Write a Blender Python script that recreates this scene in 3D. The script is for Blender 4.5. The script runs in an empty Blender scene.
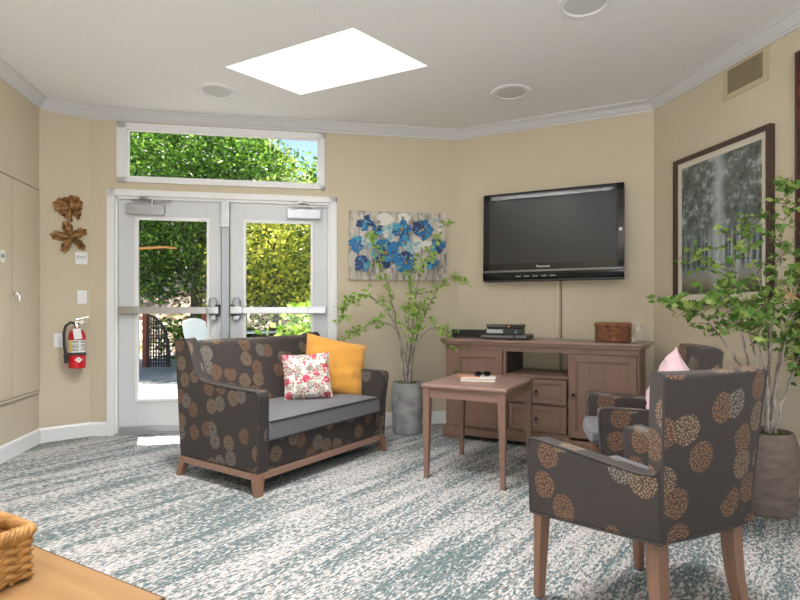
import bpy, bmesh, math, random
from mathutils import Vector, Matrix
PI = math.pi
R = math.radians
sc = bpy.context.scene
COL = sc.collection

# ------------------------------------------------------------------ materials
class NG:
    """tiny node-graph helper around one Principled material"""
    def __init__(s, name, color=(.5, .5, .5), rough=.5, metal=0., spec=.5):
        s.m = bpy.data.materials.new(name); s.m.use_nodes = True
        s.t = s.m.node_tree; s.b = s.t.nodes['Principled BSDF']
        s.set('Base Color', (*color, 1)); s.set('Roughness', rough); s.set('Metallic', metal)
        s.set('Specular IOR Level', spec)
    def set(s, k, v): s.b.inputs[k].default_value = v
    def n(s, typ, **kw):
        nd = s.t.nodes.new(typ)
        for k, v in kw.items():
            if isinstance(k, str) and hasattr(nd, k): setattr(nd, k, v)
        return nd
    def l(s, a, b): s.t.links.new(a, b)
    def coord(s, which='Object', scale=(1, 1, 1), rot=(0, 0, 0), loc=(0, 0, 0)):
        tc = s.n('ShaderNodeTexCoord'); mp = s.n('ShaderNodeMapping')
        mp.inputs['Scale'].default_value = scale; mp.inputs['Rotation'].default_value = rot
        mp.inputs['Location'].default_value = loc
        s.l(tc.outputs[which], mp.inputs['Vector']); return mp.outputs['Vector']
    def noise(s, vec, scale=5, detail=3, rough=.5, dist=0):
        nd = s.n('ShaderNodeTexNoise'); nd.inputs['Scale'].default_value = scale
        nd.inputs['Detail'].default_value = detail; nd.inputs['Roughness'].default_value = rough
        nd.inputs['Distortion'].default_value = dist
        s.l(vec, nd.inputs['Vector']); return nd.outputs['Fac']
    def voro(s, vec, scale=1, rand=1., dim='3D', feature='F1'):
        nd = s.n('ShaderNodeTexVoronoi'); nd.voronoi_dimensions = dim; nd.feature = feature
        nd.inputs['Scale'].default_value = scale; nd.inputs['Randomness'].default_value = rand
        s.l(vec, nd.inputs['Vector']); return nd
    def ramp(s, fac, stops, interp='LINEAR'):
        nd = s.n('ShaderNodeValToRGB'); cr = nd.color_ramp; cr.interpolation = interp
        while len(cr.elements) < len(stops): cr.elements.new(.5)
        for e, (p, c) in zip(cr.elements, stops):
            e.position = p; e.color = (*c, 1) if len(c) == 3 else c
        s.l(fac, nd.inputs['Fac']); return nd.outputs['Color']
    def math(s, op, a, b=None, c=None):
        nd = s.n('ShaderNodeMath'); nd.operation = op
        for i, v in enumerate((a, b, c)):
            if v is None: continue
            if isinstance(v, (int, float)): nd.inputs[i].default_value = v
            else: s.l(v, nd.inputs[i])
        return nd.outputs[0]
    def mix(s, fac, a, b, blend='MIX'):
        nd = s.n('ShaderNodeMix'); nd.data_type = 'RGBA'; nd.blend_type = blend
        ins = [i for i in nd.inputs if i.type == 'RGBA']; f = nd.inputs[0]
        if isinstance(fac, (int, float)): f.default_value = fac
        else: s.l(fac, f)
        for i, v in zip(ins, (a, b)):
            if isinstance(v, tuple): i.default_value = (*v, 1) if len(v) == 3 else v
            else: s.l(v, i)
        return [o for o in nd.outputs if o.type == 'RGBA'][0]
    def color(s, sock): s.l(sock, s.b.inputs['Base Color'])
    def bump(s, h, strength=.3, dist=.01):
        nd = s.n('ShaderNodeBump'); nd.inputs['Strength'].default_value = strength
        nd.inputs['Distance'].default_value = dist
        s.l(h, nd.inputs['Height']); s.l(nd.outputs['Normal'], s.b.inputs['Normal'])

def plain(name, color, rough=.5, metal=0., spec=.5):
    return NG(name, color, rough, metal, spec).m

def noisy(name, c1, c2, scale=20, rough=.6, stretch=(1, 1, 1), bump=0., metal=0., detail=4, bd=.005, spec=.5):
    g = NG(name, c1, rough, metal, spec); v = g.coord('Object', stretch)
    f = g.noise(v, scale, detail, .6)
    g.color(g.ramp(f, [(.3, c1), (.7, c2)]))
    if bump: g.bump(f, bump, bd)
    return g.m

def wall_mat(name):
    g = NG(name, (.56, .46, .31), .85, spec=.25)
    v = g.coord('Object', (1, 1, 1))
    a = g.noise(g.coord('Object', (60, 60, 420)), 1, 3); b = g.noise(g.coord('Object', (420, 420, 60)), 1, 3)
    f = g.math('MULTIPLY', a, b)
    big = g.noise(v, 1.3, 2)
    c = g.ramp(f, [(.1, (.54, .465, .345)), (.4, (.65, .57, .43))])
    g.color(g.mix(.25, c, g.ramp(big, [(.3, (.57, .49, .365)), (.7, (.635, .55, .41))])))
    g.bump(f, .25, .003); return g.m

def carpet_mat():
    g = NG('carpet', (.5, .5, .5), .95, spec=.1)
    rz = -R(52)
    base = g.coord('Object', (1, 1, 1), (0, 0, rz))
    def st(sx, sy, off=0):
        mp = g.n('ShaderNodeMapping'); mp.inputs['Scale'].default_value = (sx, sy, 1)
        mp.inputs['Location'].default_value = (off, off, 0); g.l(base, mp.inputs['Vector']); return mp.outputs['Vector']
    streak = g.noise(st(.9, 6.0), 1, 3, .6)              # broad streaks
    streak2 = g.noise(st(2.2, 22, 5), 1, 2, .55)          # narrow streaks
    fleck = g.noise(st(30, 70, 9), 1, 3, .75)              # yarn tufts
    fleck2 = g.noise(st(45, 120, 31), 1, 2, .7)
    s = g.math('ADD', g.math('MULTIPLY', streak, .62), g.math('MULTIPLY', streak2, .38))
    k = g.math('ADD', g.math('MULTIPLY', g.math('SUBTRACT', s, .5), .80), fleck)
    teal = g.ramp(fleck2, [(.36, (.05, .09, .105)), (.50, (.12, .185, .20)), (.62, (.24, .205, .165))])
    cream = g.ramp(fleck2, [(.38, (.32, .23, .175)), (.46, (.44, .42, .41)), (.60, (.59, .595, .605))])
    m = g.ramp(k, [(.46, (0, 0, 0)), (.53, (1, 1, 1))])
    g.color(g.mix(m, teal, cream))
    g.bump(fleck, .7, .006); return g.m

def wood(name, c1, c2, axis='z', rough=.42, scale=1.):
    g = NG(name, c1, rough)
    st = {'z': (26, 26, 1.6), 'x': (1.6, 26, 26), 'y': (26, 1.6, 26)}[axis]
    v = g.coord('Object', tuple(x * scale for x in st))
    f = g.noise(v, 1, 4, .6, .6); fine = g.noise(v, 5, 2, .6)
    ff = g.math('ADD', g.math('MULTIPLY', f, .75), g.math('MULTIPLY', fine, .25))
    g.color(g.ramp(ff, [(.32, c1), (.68, c2)]))
    g.bump(ff, .08, .002); return g.m

def fabric_medallion(name, cell=.112, off=0.):
    g = NG(name, (.1, .1, .1), .85, spec=.15)
    uv = g.coord('UV', (1, 1, 1), (0, 0, R(17)), (off, off * .7, 0))
    big = g.voro(uv, 1 / cell, .62, '2D')
    r = g.math('MULTIPLY', big.outputs['Distance'], cell)
    dots = g.voro(uv, 1 / .0085, .8, '2D')
    dm = g.math('LESS_THAN', dots.outputs['Distance'], .30)
    sep = g.n('ShaderNodeSeparateColor'); g.l(big.outputs['Color'], sep.inputs[0])
    disc = g.math('MULTIPLY', g.math('LESS_THAN', r, .049), g.math('GREATER_THAN', sep.outputs[1], .30))
    core = g.math('GREATER_THAN', r, .007)
    mask = g.math('MULTIPLY', g.math('MULTIPLY', dm, disc), core)
    pick = g.ramp(sep.outputs[0], [(0, (.30, .155, .08)), (.42, (.34, .23, .14)), (.74, (.30, .26, .22))], 'CONSTANT')
    weave = g.noise(g.coord('UV', (900, 260, 1)), 1, 2)
    cloth = g.ramp(weave, [(.3, (.040, .033, .031)), (.7, (.072, .062, .058))])
    halo = g.mix(g.math('MULTIPLY', disc, .10), cloth, pick)
    g.color(g.mix(mask, halo, pick))
    g.bump(weave, .2, .002)
    g.set('Sheen Weight', .08); g.set('Sheen Roughness', .4)
    return g.m

def fabric_plain(name, c1, c2, sheen=.15, rough=.75):
    g = NG(name, c1, rough, spec=.25)
    w = g.noise(g.coord('Object', (420, 420, 420)), 1, 2)
    g.color(g.ramp(w, [(.3, c1), (.7, c2)])); g.bump(w, .25, .002)
    g.set('Sheen Weight', sheen); return g.m

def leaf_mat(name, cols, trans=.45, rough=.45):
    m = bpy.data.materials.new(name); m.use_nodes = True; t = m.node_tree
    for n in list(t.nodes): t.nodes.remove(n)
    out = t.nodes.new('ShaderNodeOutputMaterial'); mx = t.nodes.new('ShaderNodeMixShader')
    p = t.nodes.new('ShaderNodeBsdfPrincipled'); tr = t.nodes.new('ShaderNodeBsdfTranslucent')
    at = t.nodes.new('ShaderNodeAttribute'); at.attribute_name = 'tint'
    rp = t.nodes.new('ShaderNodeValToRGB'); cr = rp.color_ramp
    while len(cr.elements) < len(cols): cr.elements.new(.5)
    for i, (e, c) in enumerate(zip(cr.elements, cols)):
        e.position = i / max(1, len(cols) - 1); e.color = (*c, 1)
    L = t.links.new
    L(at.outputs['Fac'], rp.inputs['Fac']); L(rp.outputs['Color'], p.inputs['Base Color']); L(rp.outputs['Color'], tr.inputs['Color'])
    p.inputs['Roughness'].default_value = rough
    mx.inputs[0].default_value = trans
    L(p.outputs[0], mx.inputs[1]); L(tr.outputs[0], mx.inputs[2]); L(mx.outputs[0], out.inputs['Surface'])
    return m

def glass_mat(name, tint=(1, 1, 1), gloss=.8):
    m = bpy.data.materials.new(name); m.use_nodes = True; t = m.node_tree
    for n in list(t.nodes): t.nodes.remove(n)
    out = t.nodes.new('ShaderNodeOutputMaterial'); mx = t.nodes.new('ShaderNodeMixShader')
    a = t.nodes.new('ShaderNodeBsdfTransparent'); b = t.nodes.new('ShaderNodeBsdfGlossy')
    fr = t.nodes.new('ShaderNodeFresnel'); fr.inputs['IOR'].default_value = 1.3
    a.inputs['Color'].default_value = (*tint, 1); b.inputs['Roughness'].default_value = .02
    geo = t.nodes.new('ShaderNodeNewGeometry'); mm = t.nodes.new('ShaderNodeMath'); mm.operation = 'SUBTRACT'; mm.inputs[0].default_value = gloss
    m2 = t.nodes.new('ShaderNodeMath'); m2.operation = 'MULTIPLY'; m2.use_clamp = True; m3 = t.nodes.new('ShaderNodeMath'); m3.operation = 'MULTIPLY'; m3.inputs[1].default_value = gloss
    t.links.new(geo.outputs['Backfacing'], m3.inputs[0]); t.links.new(m3.outputs[0], mm.inputs[1])
    t.links.new(fr.outputs[0], m2.inputs[0]); t.links.new(mm.outputs[0], m2.inputs[1])
    t.links.new(m2.outputs[0], mx.inputs[0]); t.links.new(a.outputs[0], mx.inputs[1]); t.links.new(b.outputs[0], mx.inputs[2])
    t.links.new(mx.outputs[0], out.inputs['Surface']); return m

M = {}
M['wall'] = wall_mat('woven_wallpaper')
M['carpet'] = carpet_mat()
M['ceiling'] = noisy('ceiling_paint', (.79, .785, .775), (.83, .825, .815), 70, .9, bump=.25, bd=.004, spec=.2)
M['white'] = plain('white_paint', (.80, .80, .80), .38)
M['trimgrey'] = plain('crown_paint', (.62, .62, .62), .45)
M['doorpaint'] = plain('door_paint', (.62, .635, .66), .35)
M['shaft'] = plain('skylight_shaft_paint', (.74, .74, .73), .8)
M['steel'] = noisy('brushed_steel', (.34, .33, .33), (.44, .43, .43), 90, .30, (1, 1, 8), metal=1., bump=.03)
M['alu'] = plain('silver_aluminium', (.46, .47, .50), .38, .75)
M['chrome'] = plain('chrome', (.8, .8, .8), .12, 1.)
M['black'] = plain('black_plastic', (.012, .012, .013), .35)
M['blackgloss'] = plain('gloss_black_plastic', (.006, .007, .009), .05, spec=.45)
M['screen'] = plain('screen_glass', (.018, .018, .019), .28, spec=.4)
M['silverline'] = plain('dark_silver', (.16, .17, .18), .3, .6)
M['glass'] = glass_mat('window_glass')
M['wood_z'] = wood('taupe_wood_upright', (.205, .118, .086), (.25, .148, .11), 'z')
M['wood_x'] = wood('taupe_wood_lengthwise', (.205, .118, .086), (.25, .148, .11), 'x')
M['woodtop'] = wood('taupe_wood_top', (.23, .14, .112), (.32, .205, .165), 'x', .3)
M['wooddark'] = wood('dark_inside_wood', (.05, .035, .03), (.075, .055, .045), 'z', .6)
M['leg'] = wood('beech_leg_wood', (.20, .10, .062), (.29, .16, .105), 'z', .38)
M['legx'] = wood('beech_rail_wood', (.25, .145, .10), (.34, .21, .15), 'x', .38)
M['tan'] = wood('tan_table_wood', (.31, .165, .065), (.42, .245, .11), 'x', .35, .5)
M['tanedge'] = plain('dark_edge_banding', (.09, .04, .025), .4)
M['fab'] = fabric_medallion('medallion_fabric')
M['fabseat'] = fabric_plain('grey_seat_fabric', (.118, .118, .130), (.168, .168, .183))
M['piping'] = plain('dark_piping', (.035, .034, .035), .7)
M['fabpipe'] = plain('fabric_piping', (.05, .043, .041), .8)
M['mustard'] = fabric_plain('mustard_velvet', (.66, .30, .045), (.78, .38, .07), .3)
M['pink'] = fabric_plain('pale_pink_cloth', (.58, .40, .43), (.66, .47, .50), .3)
M['red'] = plain('extinguisher_red', (.60, .012, .018), .22)
M['label'] = plain('white_label', (.78, .77, .72), .5)
M['yellow'] = plain('yellow_label', (.8, .6, .05), .5)
M['rubber'] = plain('black_rubber', (.03, .03, .032), .5)
M['ventbeige'] = plain('vent_beige', (.32, .26, .16), .5)
M['ventdark'] = plain('vent_dark', (.07, .055, .035), .7)
M['framewood'] = wood('dark_frame_wood', (.045, .026, .018), (.085, .05, .036), 'z', .35)
M['mat'] = plain('cream_mat_board', (.66, .60, .50), .8)
M['moss'] = noisy('dry_moss', (.035, .05, .012), (.14, .17, .04), 60, .95, bump=1., bd=.02)
M['bark'] = noisy('birch_bark', (.11, .075, .055), (.52, .46, .41), 14, .8, (1, 1, .7))
M['twig'] = noisy('brown_twig', (.075, .042, .028), (.16, .10, .07), 30, .8)
M['trunk'] = noisy('tree_trunk', (.05, .035, .025), (.13, .10, .08), 9, .9)
M['concrete'] = noisy('grey_concrete_pot', (.20, .20, .20), (.42, .42, .41), 9, .85, bump=.3, detail=6)
M['stonepot'] = noisy('brown_stone_pot', (.15, .105, .085), (.27, .21, .175), 8, .85, (1, 1, 3), bump=.25, detail=6)
M['wicker'] = noisy('brown_wicker', (.10, .03, .012), (.36, .15, .065), 25, .5, bump=.3)
M['wickertan'] = noisy('golden_wicker', (.26, .11, .024), (.56, .29, .085), 22, .5, bump=.3)
M['bronze'] = noisy('bronze_glints', (.035, .018, .012), (.60, .32, .12), 26, .38, metal=.7, bump=.5, bd=.01)  # golden glints put into the colour over dark bronze
M['paper'] = plain('book_paper', (.62, .55, .45), .8)
M['bookwhite'] = plain('book_cover', (.75, .72, .70), .5)
M['orange'] = plain('orange_leaflet', (.70, .33, .17), .6)
M['patio'] = noisy('patio_concrete', (.34, .325, .30), (.42, .40, .375), 6, .9, detail=6)
g_ = NG('leaf_litter', (.4, .3, .2), .95, spec=.1)
_v = g_.voro(g_.coord('Object', (5, 5, 5)), 1, 1.)
_n = g_.noise(g_.coord('Object', (1, 1, 1)), 1.2, 5, .65)
_s = g_.n('ShaderNodeSeparateColor'); g_.l(_v.outputs['Color'], _s.inputs[0])
_c = g_.ramp(_s.outputs[0], [(0, (.14, .09, .06)), (.22, (.50, .37, .27)), (.6, (.78, .65, .53)), (.93, (.22, .22, .08))], 'CONSTANT')
g_.color(g_.mix(g_.ramp(_n, [(.42, (0, 0, 0)), (.62, (.75, .75, .75))]), _c, (.10, .075, .05)))
g_.bump(_v.outputs['Distance'], 1., .1)
M['litter'] = g_.m
M['redpost'] = plain('red_brown_stain', (.25, .06, .035), .7)
M['fencedark'] = plain('dark_fence', (.04, .035, .035), .7)
M['outwhite'] = plain('white_sling', (.72, .78, .80), .6)
M['orangewood'] = plain('orange_stain', (.60, .27, .06), .6)
M['opticwhite'] = plain('frosted_lens', (.62, .62, .61), .5)

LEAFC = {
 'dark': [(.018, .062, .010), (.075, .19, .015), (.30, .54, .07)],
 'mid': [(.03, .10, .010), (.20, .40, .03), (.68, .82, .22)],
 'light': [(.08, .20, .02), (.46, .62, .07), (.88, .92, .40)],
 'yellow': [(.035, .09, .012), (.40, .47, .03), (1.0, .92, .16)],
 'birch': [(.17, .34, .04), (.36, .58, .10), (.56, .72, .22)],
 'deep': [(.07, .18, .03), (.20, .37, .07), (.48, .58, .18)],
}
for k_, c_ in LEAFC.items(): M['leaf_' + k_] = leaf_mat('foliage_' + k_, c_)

# ------------------------------------------------------------------ mesh helpers
class G:
    def __init__(s): s.bm = bmesh.new()
    def merge(s, b, T=None, mi=0):
        for f in b.faces: f.material_index = mi
        if T is not None: bmesh.ops.transform(b, matrix=T, verts=b.verts)
        me = bpy.data.meshes.new('tmp'); b.to_mesh(me); b.free(); s.bm.from_mesh(me); bpy.data.meshes.remove(me); return s
    def box(s, x0, x1, y0, y1, z0, z1, r=0., seg=2, T=None, mi=0):
        b = bmesh.new(); bmesh.ops.create_cube(b, size=1)
        bmesh.ops.transform(b, matrix=Matrix.Translation(((x0 + x1) / 2, (y0 + y1) / 2, (z0 + z1) / 2)) @ Matrix.Diagonal((abs(x1 - x0), abs(y1 - y0), abs(z1 - z0), 1)), verts=b.verts)
        if r: bmesh.ops.bevel(b, geom=b.edges[:], offset=r, segments=seg, profile=.5, affect='EDGES', clamp_overlap=True)
        return s.merge(b, T, mi)
    def hexa(s, bot, top, r=0., T=None, mi=0, seg=2):
        """two quads (lists of 4 points)"""
        b = bmesh.new(); a = [b.verts.new(p) for p in bot]; c = [b.verts.new(p) for p in top]
        b.faces.new(a[::-1]); b.faces.new(c)
        for i in range(4): b.faces.new((a[i], a[(i + 1) % 4], c[(i + 1) % 4], c[i]))
        bmesh.ops.recalc_face_normals(b, faces=b.faces)
        if r: bmesh.ops.bevel(b, geom=b.edges[:], offset=r, segments=seg, profile=.5, affect='EDGES', clamp_overlap=True)
        return s.merge(b, T, mi)
    def prism(s, poly, h0, h1, axis='z', r=0., seg=3, T=None, mi=0, shear=None):
        b = bmesh.new()
        def P(p, h):
            u, v = p
            return {'z': (u, v, h), 'x': (h, u, v), 'y': (u, h, v)}[axis]
        lo = [b.verts.new(P(p, h0)) for p in poly]; hi = [b.verts.new(P(p, h1)) for p in poly]
        f0 = b.faces.new(lo[::-1]); f1 = b.faces.new(hi); n = len(poly)
        for i in range(n): b.faces.new((lo[i], lo[(i + 1) % n], hi[(i + 1) % n], hi[i]))
        bmesh.ops.recalc_face_normals(b, faces=b.faces)
        if r:
            es = list({e for f in (f0, f1) for e in f.edges})
            bmesh.ops.bevel(b, geom=es, offset=r, segments=seg, profile=.5, affect='EDGES', clamp_overlap=True)
        if shear:
            for v in b.verts: v.co = shear(v.co)
        return s.merge(b, T, mi)
    def tube(s, pts, rad, n=8, closed=False, T=None, mi=0, cap=True):
        pts = [Vector(p) for p in pts]; m = len(pts)
        rr = rad if isinstance(rad, (list, tuple)) else [rad] * m
        b = bmesh.new(); rings = []; up = None
        for i, p in enumerate(pts):
            if closed: t = pts[(i + 1) % m] - pts[i - 1]
            else: t = pts[min(i + 1, m - 1)] - pts[max(i - 1, 0)]
            if t.length < 1e-9: t = Vector((0, 0, 1))
            t.normalize()
            if up is None:
                up = Vector((0, 0, 1)) if abs(t.z) < .9 else Vector((1, 0, 0))
            x = up - t * up.dot(t)
            if x.length < 1e-6: x = t.orthogonal()
            x.normalize(); y = t.cross(x); up = x
            rings.append([b.verts.new(p + (x * math.cos(2 * PI * k / n) + y * math.sin(2 * PI * k / n)) * rr[i]) for k in range(n)])
        for i in range(m if closed else m - 1):
            a, c = rings[i], rings[(i + 1) % m]
            for k in range(n): b.faces.new((a[k], a[(k + 1) % n], c[(k + 1) % n], c[k]))
        if cap and not closed: b.faces.new(rings[0][::-1]); b.faces.new(rings[-1])
        return s.merge(b, T, mi)
    def lathe(s, prof, n=32, T=None, mi=0, cap0=True, cap1=True):
        b = bmesh.new(); rings = [[b.verts.new((r * math.cos(2 * PI * k / n), r * math.sin(2 * PI * k / n), z)) for k in range(n)] for r, z in prof]
        for a, c in zip(rings, rings[1:]):
            for k in range(n): b.faces.new((a[k], a[(k + 1) % n], c[(k + 1) % n], c[k]))
        if cap0: b.faces.new(rings[0][::-1])
        if cap1: b.faces.new(rings[-1])
        return s.merge(b, T, mi)
    def grid(s, fn, nu, nv, T=None, mi=0):
        b = bmesh.new(); v = [[b.verts.new(fn(i / nu, j / nv)) for j in range(nv + 1)] for i in range(nu + 1)]
        for i in range(nu):
            for j in range(nv): b.faces.new((v[i][j], v[i + 1][j], v[i + 1][j + 1], v[i][j + 1]))
        return s.merge(b, T, mi)
    def poly(s, pts, mi=0, T=None):
        b = bmesh.new(); b.faces.new([b.verts.new(p) for p in pts]); return s.merge(b, T, mi)

def obj(name, g, mats, parent=None, loc=(0, 0, 0), rz=0., smooth=True, uv=False, label=None, ang=38, fixn=False):
    me = bpy.data.meshes.new(name)
    bm = g.bm
    if fixn: bmesh.ops.recalc_face_normals(bm, faces=bm.faces)
    if uv:
        ul = bm.loops.layers.uv.new('UVMap')
        for f in bm.faces:
            nx, ny, nz = (abs(c) for c in f.normal)
            for lp in f.loops:
                c = lp.vert.co
                if nz > .75: lp[ul].uv = (c.x, c.y + .31)
                elif nx >= ny: lp[ul].uv = (c.y + .47, c.z)
                else: lp[ul].uv = (c.x + .13, c.z + .05)
    bm.to_mesh(me); bm.free()
    for m in (mats if isinstance(mats, (list, tuple)) else [mats]): me.materials.append(m)
    if smooth:
        me.shade_smooth(); me.set_sharp_from_angle(angle=R(ang))
    o = bpy.data.objects.new(name, me); COL.objects.link(o)
    if smooth and len(me.polygons) < 4000:
        wn = o.modifiers.new('weighted_normal', 'WEIGHTED_NORMAL'); wn.keep_sharp = True; wn.weight = 80
    o.location = loc; o.rotation_euler = (0, 0, rz)
    if parent: o.parent = parent
    if label: o['label'] = label
    return o

def tag(o, label, cat, group=None, kind=None):
    o['label'] = label; o['category'] = cat
    if group: o['group'] = group
    if kind: o['kind'] = kind
    return o
def thing(name, label, cat, loc=(0, 0, 0), rz=0., group=None):
    o = bpy.data.objects.new(name, None); COL.objects.link(o); o.empty_display_size = .1
    o.location = loc; o.rotation_euler = (0, 0, rz); return tag(o, label, cat, group)
def struct(o): o['kind'] = 'structure'; return o
def dup(root, loc, rz, label, group=None):
    r = root.copy(); COL.objects.link(r); r.location = loc; r.rotation_euler = (0, 0, rz); r['label'] = label
    if group: r['group'] = group
    for ch in list(root.children):
        c = ch.copy(); COL.objects.link(c); c.parent = r
        for s in ch.children:
            d = s.copy(); COL.objects.link(d); d.parent = c
    return r
def text_obj(name, body, size, mat, parent=None, loc=(0, 0, 0), rot=(0, 0, 0), depth=.0005):
    cu = bpy.data.curves.new(name, 'FONT'); cu.body = body; cu.size = size; cu.extrude = depth
    cu.align_x = 'CENTER'; cu.align_y = 'CENTER'
    t = bpy.data.objects.new(name + '_tmp', cu); COL.objects.link(t)
    dg = bpy.context.evaluated_depsgraph_get(); me = bpy.data.meshes.new_from_object(t.evaluated_get(dg))
    bpy.data.objects.remove(t); bpy.data.curves.remove(cu)
    me.materials.clear(); me.materials.append(mat)
    o = bpy.data.objects.new(name, me); COL.objects.link(o); o.location = loc; o.rotation_euler = rot
    if parent: o.parent = parent
    return o

def add_leaves(g, pts, size, rng, up=.25, seedtint=None):
    """pts: list of (position, tint or None); one folded ovate leaf each. Returns tints per face"""
    bm = g.bm; tints = []
    lay = bm.faces.layers.float.get('tint') or bm.faces.layers.float.new('tint')
    for p, tint in pts:
        s = size * rng.uniform(.65, 1.3)
        d = Vector((rng.gauss(0, 1), rng.gauss(0, 1), rng.gauss(-.15, .7))); d.normalize()
        n = Vector((rng.gauss(0, .8), rng.gauss(0, .8), rng.gauss(up, .7)))
        sd = d.cross(n)
        if sd.length < 1e-4: continue
        sd.normalize(); nn = sd.cross(d).normalized()
        P = Vector(p)
        a = bm.verts.new(P); m = bm.verts.new(P + d * s * .5 - nn * s * .06); t = bm.verts.new(P + d * s)
        l = bm.verts.new(P + d * s * .42 + sd * s * .32); r = bm.verts.new(P + d * s * .42 - sd * s * .32)
        tv = rng.random() if tint is None else min(1, max(0, tint + rng.gauss(0, .18)))
        for f in (bm.faces.new((a, l, m)), bm.faces.new((l, t, m)), bm.faces.new((a, m, r)), bm.faces.new((m, t, r))):
            f[lay] = tv

# ------------------------------------------------------------------ camera
CAMH = 1.08
cd = bpy.data.cameras.new('camera'); cam = bpy.data.objects.new('camera', cd); COL.objects.link(cam)
cam.location = (0, 0, CAMH); cam.rotation_euler = (R(90), 0, 0)
cd.lens = 24; cd.sensor_width = 36; cd.shift_y = 11 / 800; cd.clip_start = .02
sc.camera = cam

# ------------------------------------------------------------------ room shell
A = Vector((-2.954, 4.364)); B = Vector((-2.679, 4.608)); C = Vector((.562, 5.168)); D = Vector((2.101, 4.412))
LW0 = A + Vector((.2, -1)) * 6.2          # left wall runs behind the camera
RW1 = D + Vector((.178, -1)) * 6.2
CEIL = 2.82
def frame(P, Q):
    t = (Q - P); return (P.x, P.y, 0), math.atan2(t.y, t.x), t.length
fL, fDg, fB, fC, fR = frame(LW0, A), frame(A, B), frame(B, C), frame(C, D), frame(D, RW1)
TH = .16
# local frame of every wall: x along it, +y outwards, z up
def on(fr, u, y=0., z=0.):
    c, s = math.cos(fr[1]), math.sin(fr[1])
    return (fr[0][0] + u * c - y * s, fr[0][1] + u * s + y * c, z)

for nm, fr, e0, e1 in (('wall_left', fL, 0, .03), ('wall_diagonal', fDg, .05, .05), ('wall_corner', fC, .06, .06), ('wall_right', fR, .05, 0)):
    g = G(); g.box(-e0, fr[2] + e1, 0, TH, 0, CEIL + .05)
    struct(obj(nm, g, M['wall'], None, fr[0], fr[1]))
g = G(); L = fB[2]
OX0, OX1, OZ = .185, 2.075, 2.10
WX0, WX1, WZ0, WZ1 = .235, 1.995, 2.215, 2.712
for b in ((-.03, OX0, 0, CEIL + .05), (OX1, L + .03, 0, CEIL + .05), (OX0, OX1, OZ, WZ0), (OX0, OX1, WZ1, CEIL + .05), (OX0, WX0, WZ0, WZ1), (WX1, OX1, WZ0, WZ1)):
    g.box(b[0], b[1], 0, TH, b[2], b[3])
struct(obj('wall_back', g, M['wall'], None, fB[0], fB[1]))

g = G(); g.prism([(LW0.x - .1, LW0.y), (A.x - .1, A.y + .05), (B.x, B.y + .05), (C.x, C.y + .02), (D.x + .05, D.y + .05), (RW1.x + .1, RW1.y)], -.06, 0, 'z')
struct(obj('floor', g, M['carpet']))

# ceiling with the two skylight openings (the second one lies nearer, above the frame, and shows only mirrored in the television)
SK1 = [(-1.248, 3.803), (-.289, 3.279), (.199, 3.788), (-.80, 4.29)]
_c, _l, _s = Vector((-.50, 2.30)), Vector((.88, -.48)) * .80, Vector((.69, .72)) * .36
SK2 = [tuple(_c - _l - _s), tuple(_c + _l - _s), tuple(_c + _l + _s), tuple(_c - _l + _s)]
def ceiling_slab(z0, z1):
    out_ = [(LW0.x - .1, LW0.y), (RW1.x + .1, RW1.y), (D.x + .12, D.y + .08), (C.x + .03, C.y + .12), (B.x - .03, B.y + .12), (A.x - .12, A.y + .05)]
    g = G(); b = bmesh.new()
    for z, nz in ((z0, -1), (z1, 1)):
        es = []
        for loop in (out_, SK1, SK2):
            vs = [b.verts.new((*p, z)) for p in loop]
            es += [b.edges.new((vs[k], vs[(k + 1) % len(vs)])) for k in range(len(vs))]
        r = bmesh.ops.triangle_fill(b, use_beauty=True, use_dissolve=False, edges=es, normal=(0, 0, nz))
        for f in r['geom']:
            if isinstance(f, bmesh.types.BMFace) and f.normal.z * nz < 0: f.normal_flip()
    g.merge(b); return g
struct(obj('ceiling', ceiling_slab(CEIL, CEIL + .12), M['ceiling'], smooth=False))
def off_poly(poly, d):
    c = Vector((sum(p[0] for p in poly) / 4, sum(p[1] for p in poly) / 4))
    return [tuple(c + (Vector(p) - c) * (1 + d)) for p in poly]
frost = bpy.data.materials.new('frosted_skylight'); frost.use_nodes = True; _t = frost.node_tree
_t.nodes.remove(_t.nodes['Principled BSDF']); _tr = _t.nodes.new('ShaderNodeBsdfTranslucent'); _tr.inputs[0].default_value = (.42, .42, .42, 1)
_t.links.new(_tr.outputs[0], _t.nodes['Material Output'].inputs['Surface'])
zt = CEIL + .75
for SK, nt_, nw_, lab in ((SK1, 'trim_9', 'window_2', 'frosted skylight pane over the white light shaft in view'), (SK2, 'trim_10', 'window_3', 'frosted skylight pane over the nearer light shaft above the frame')):
    g = G(); o2 = off_poly(SK, .06); b = bmesh.new()
    for k in range(4):
        p, q, p2, q2 = SK[k], SK[(k + 1) % 4], o2[k], o2[(k + 1) % 4]
        for quad in ([(*p, CEIL), (*q, CEIL), (*q, zt), (*p, zt)], [(*p2, CEIL + .12), (*p2, zt), (*q2, zt), (*q2, CEIL + .12)], [(*p, zt), (*q, zt), (*q2, zt), (*p2, zt)]):
            b.faces.new([b.verts.new(x) for x in quad])
    bmesh.ops.remove_doubles(b, verts=b.verts, dist=1e-5)
    g.merge(b); struct(obj(nt_, g, M['shaft'], smooth=False))['label'] = 'white skylight shaft'
    g = G(); g.poly([(*p, zt + .004) for p in off_poly(SK, .05)])
    struct(obj(nw_, g, frost, smooth=False))['label'] = lab

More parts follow.
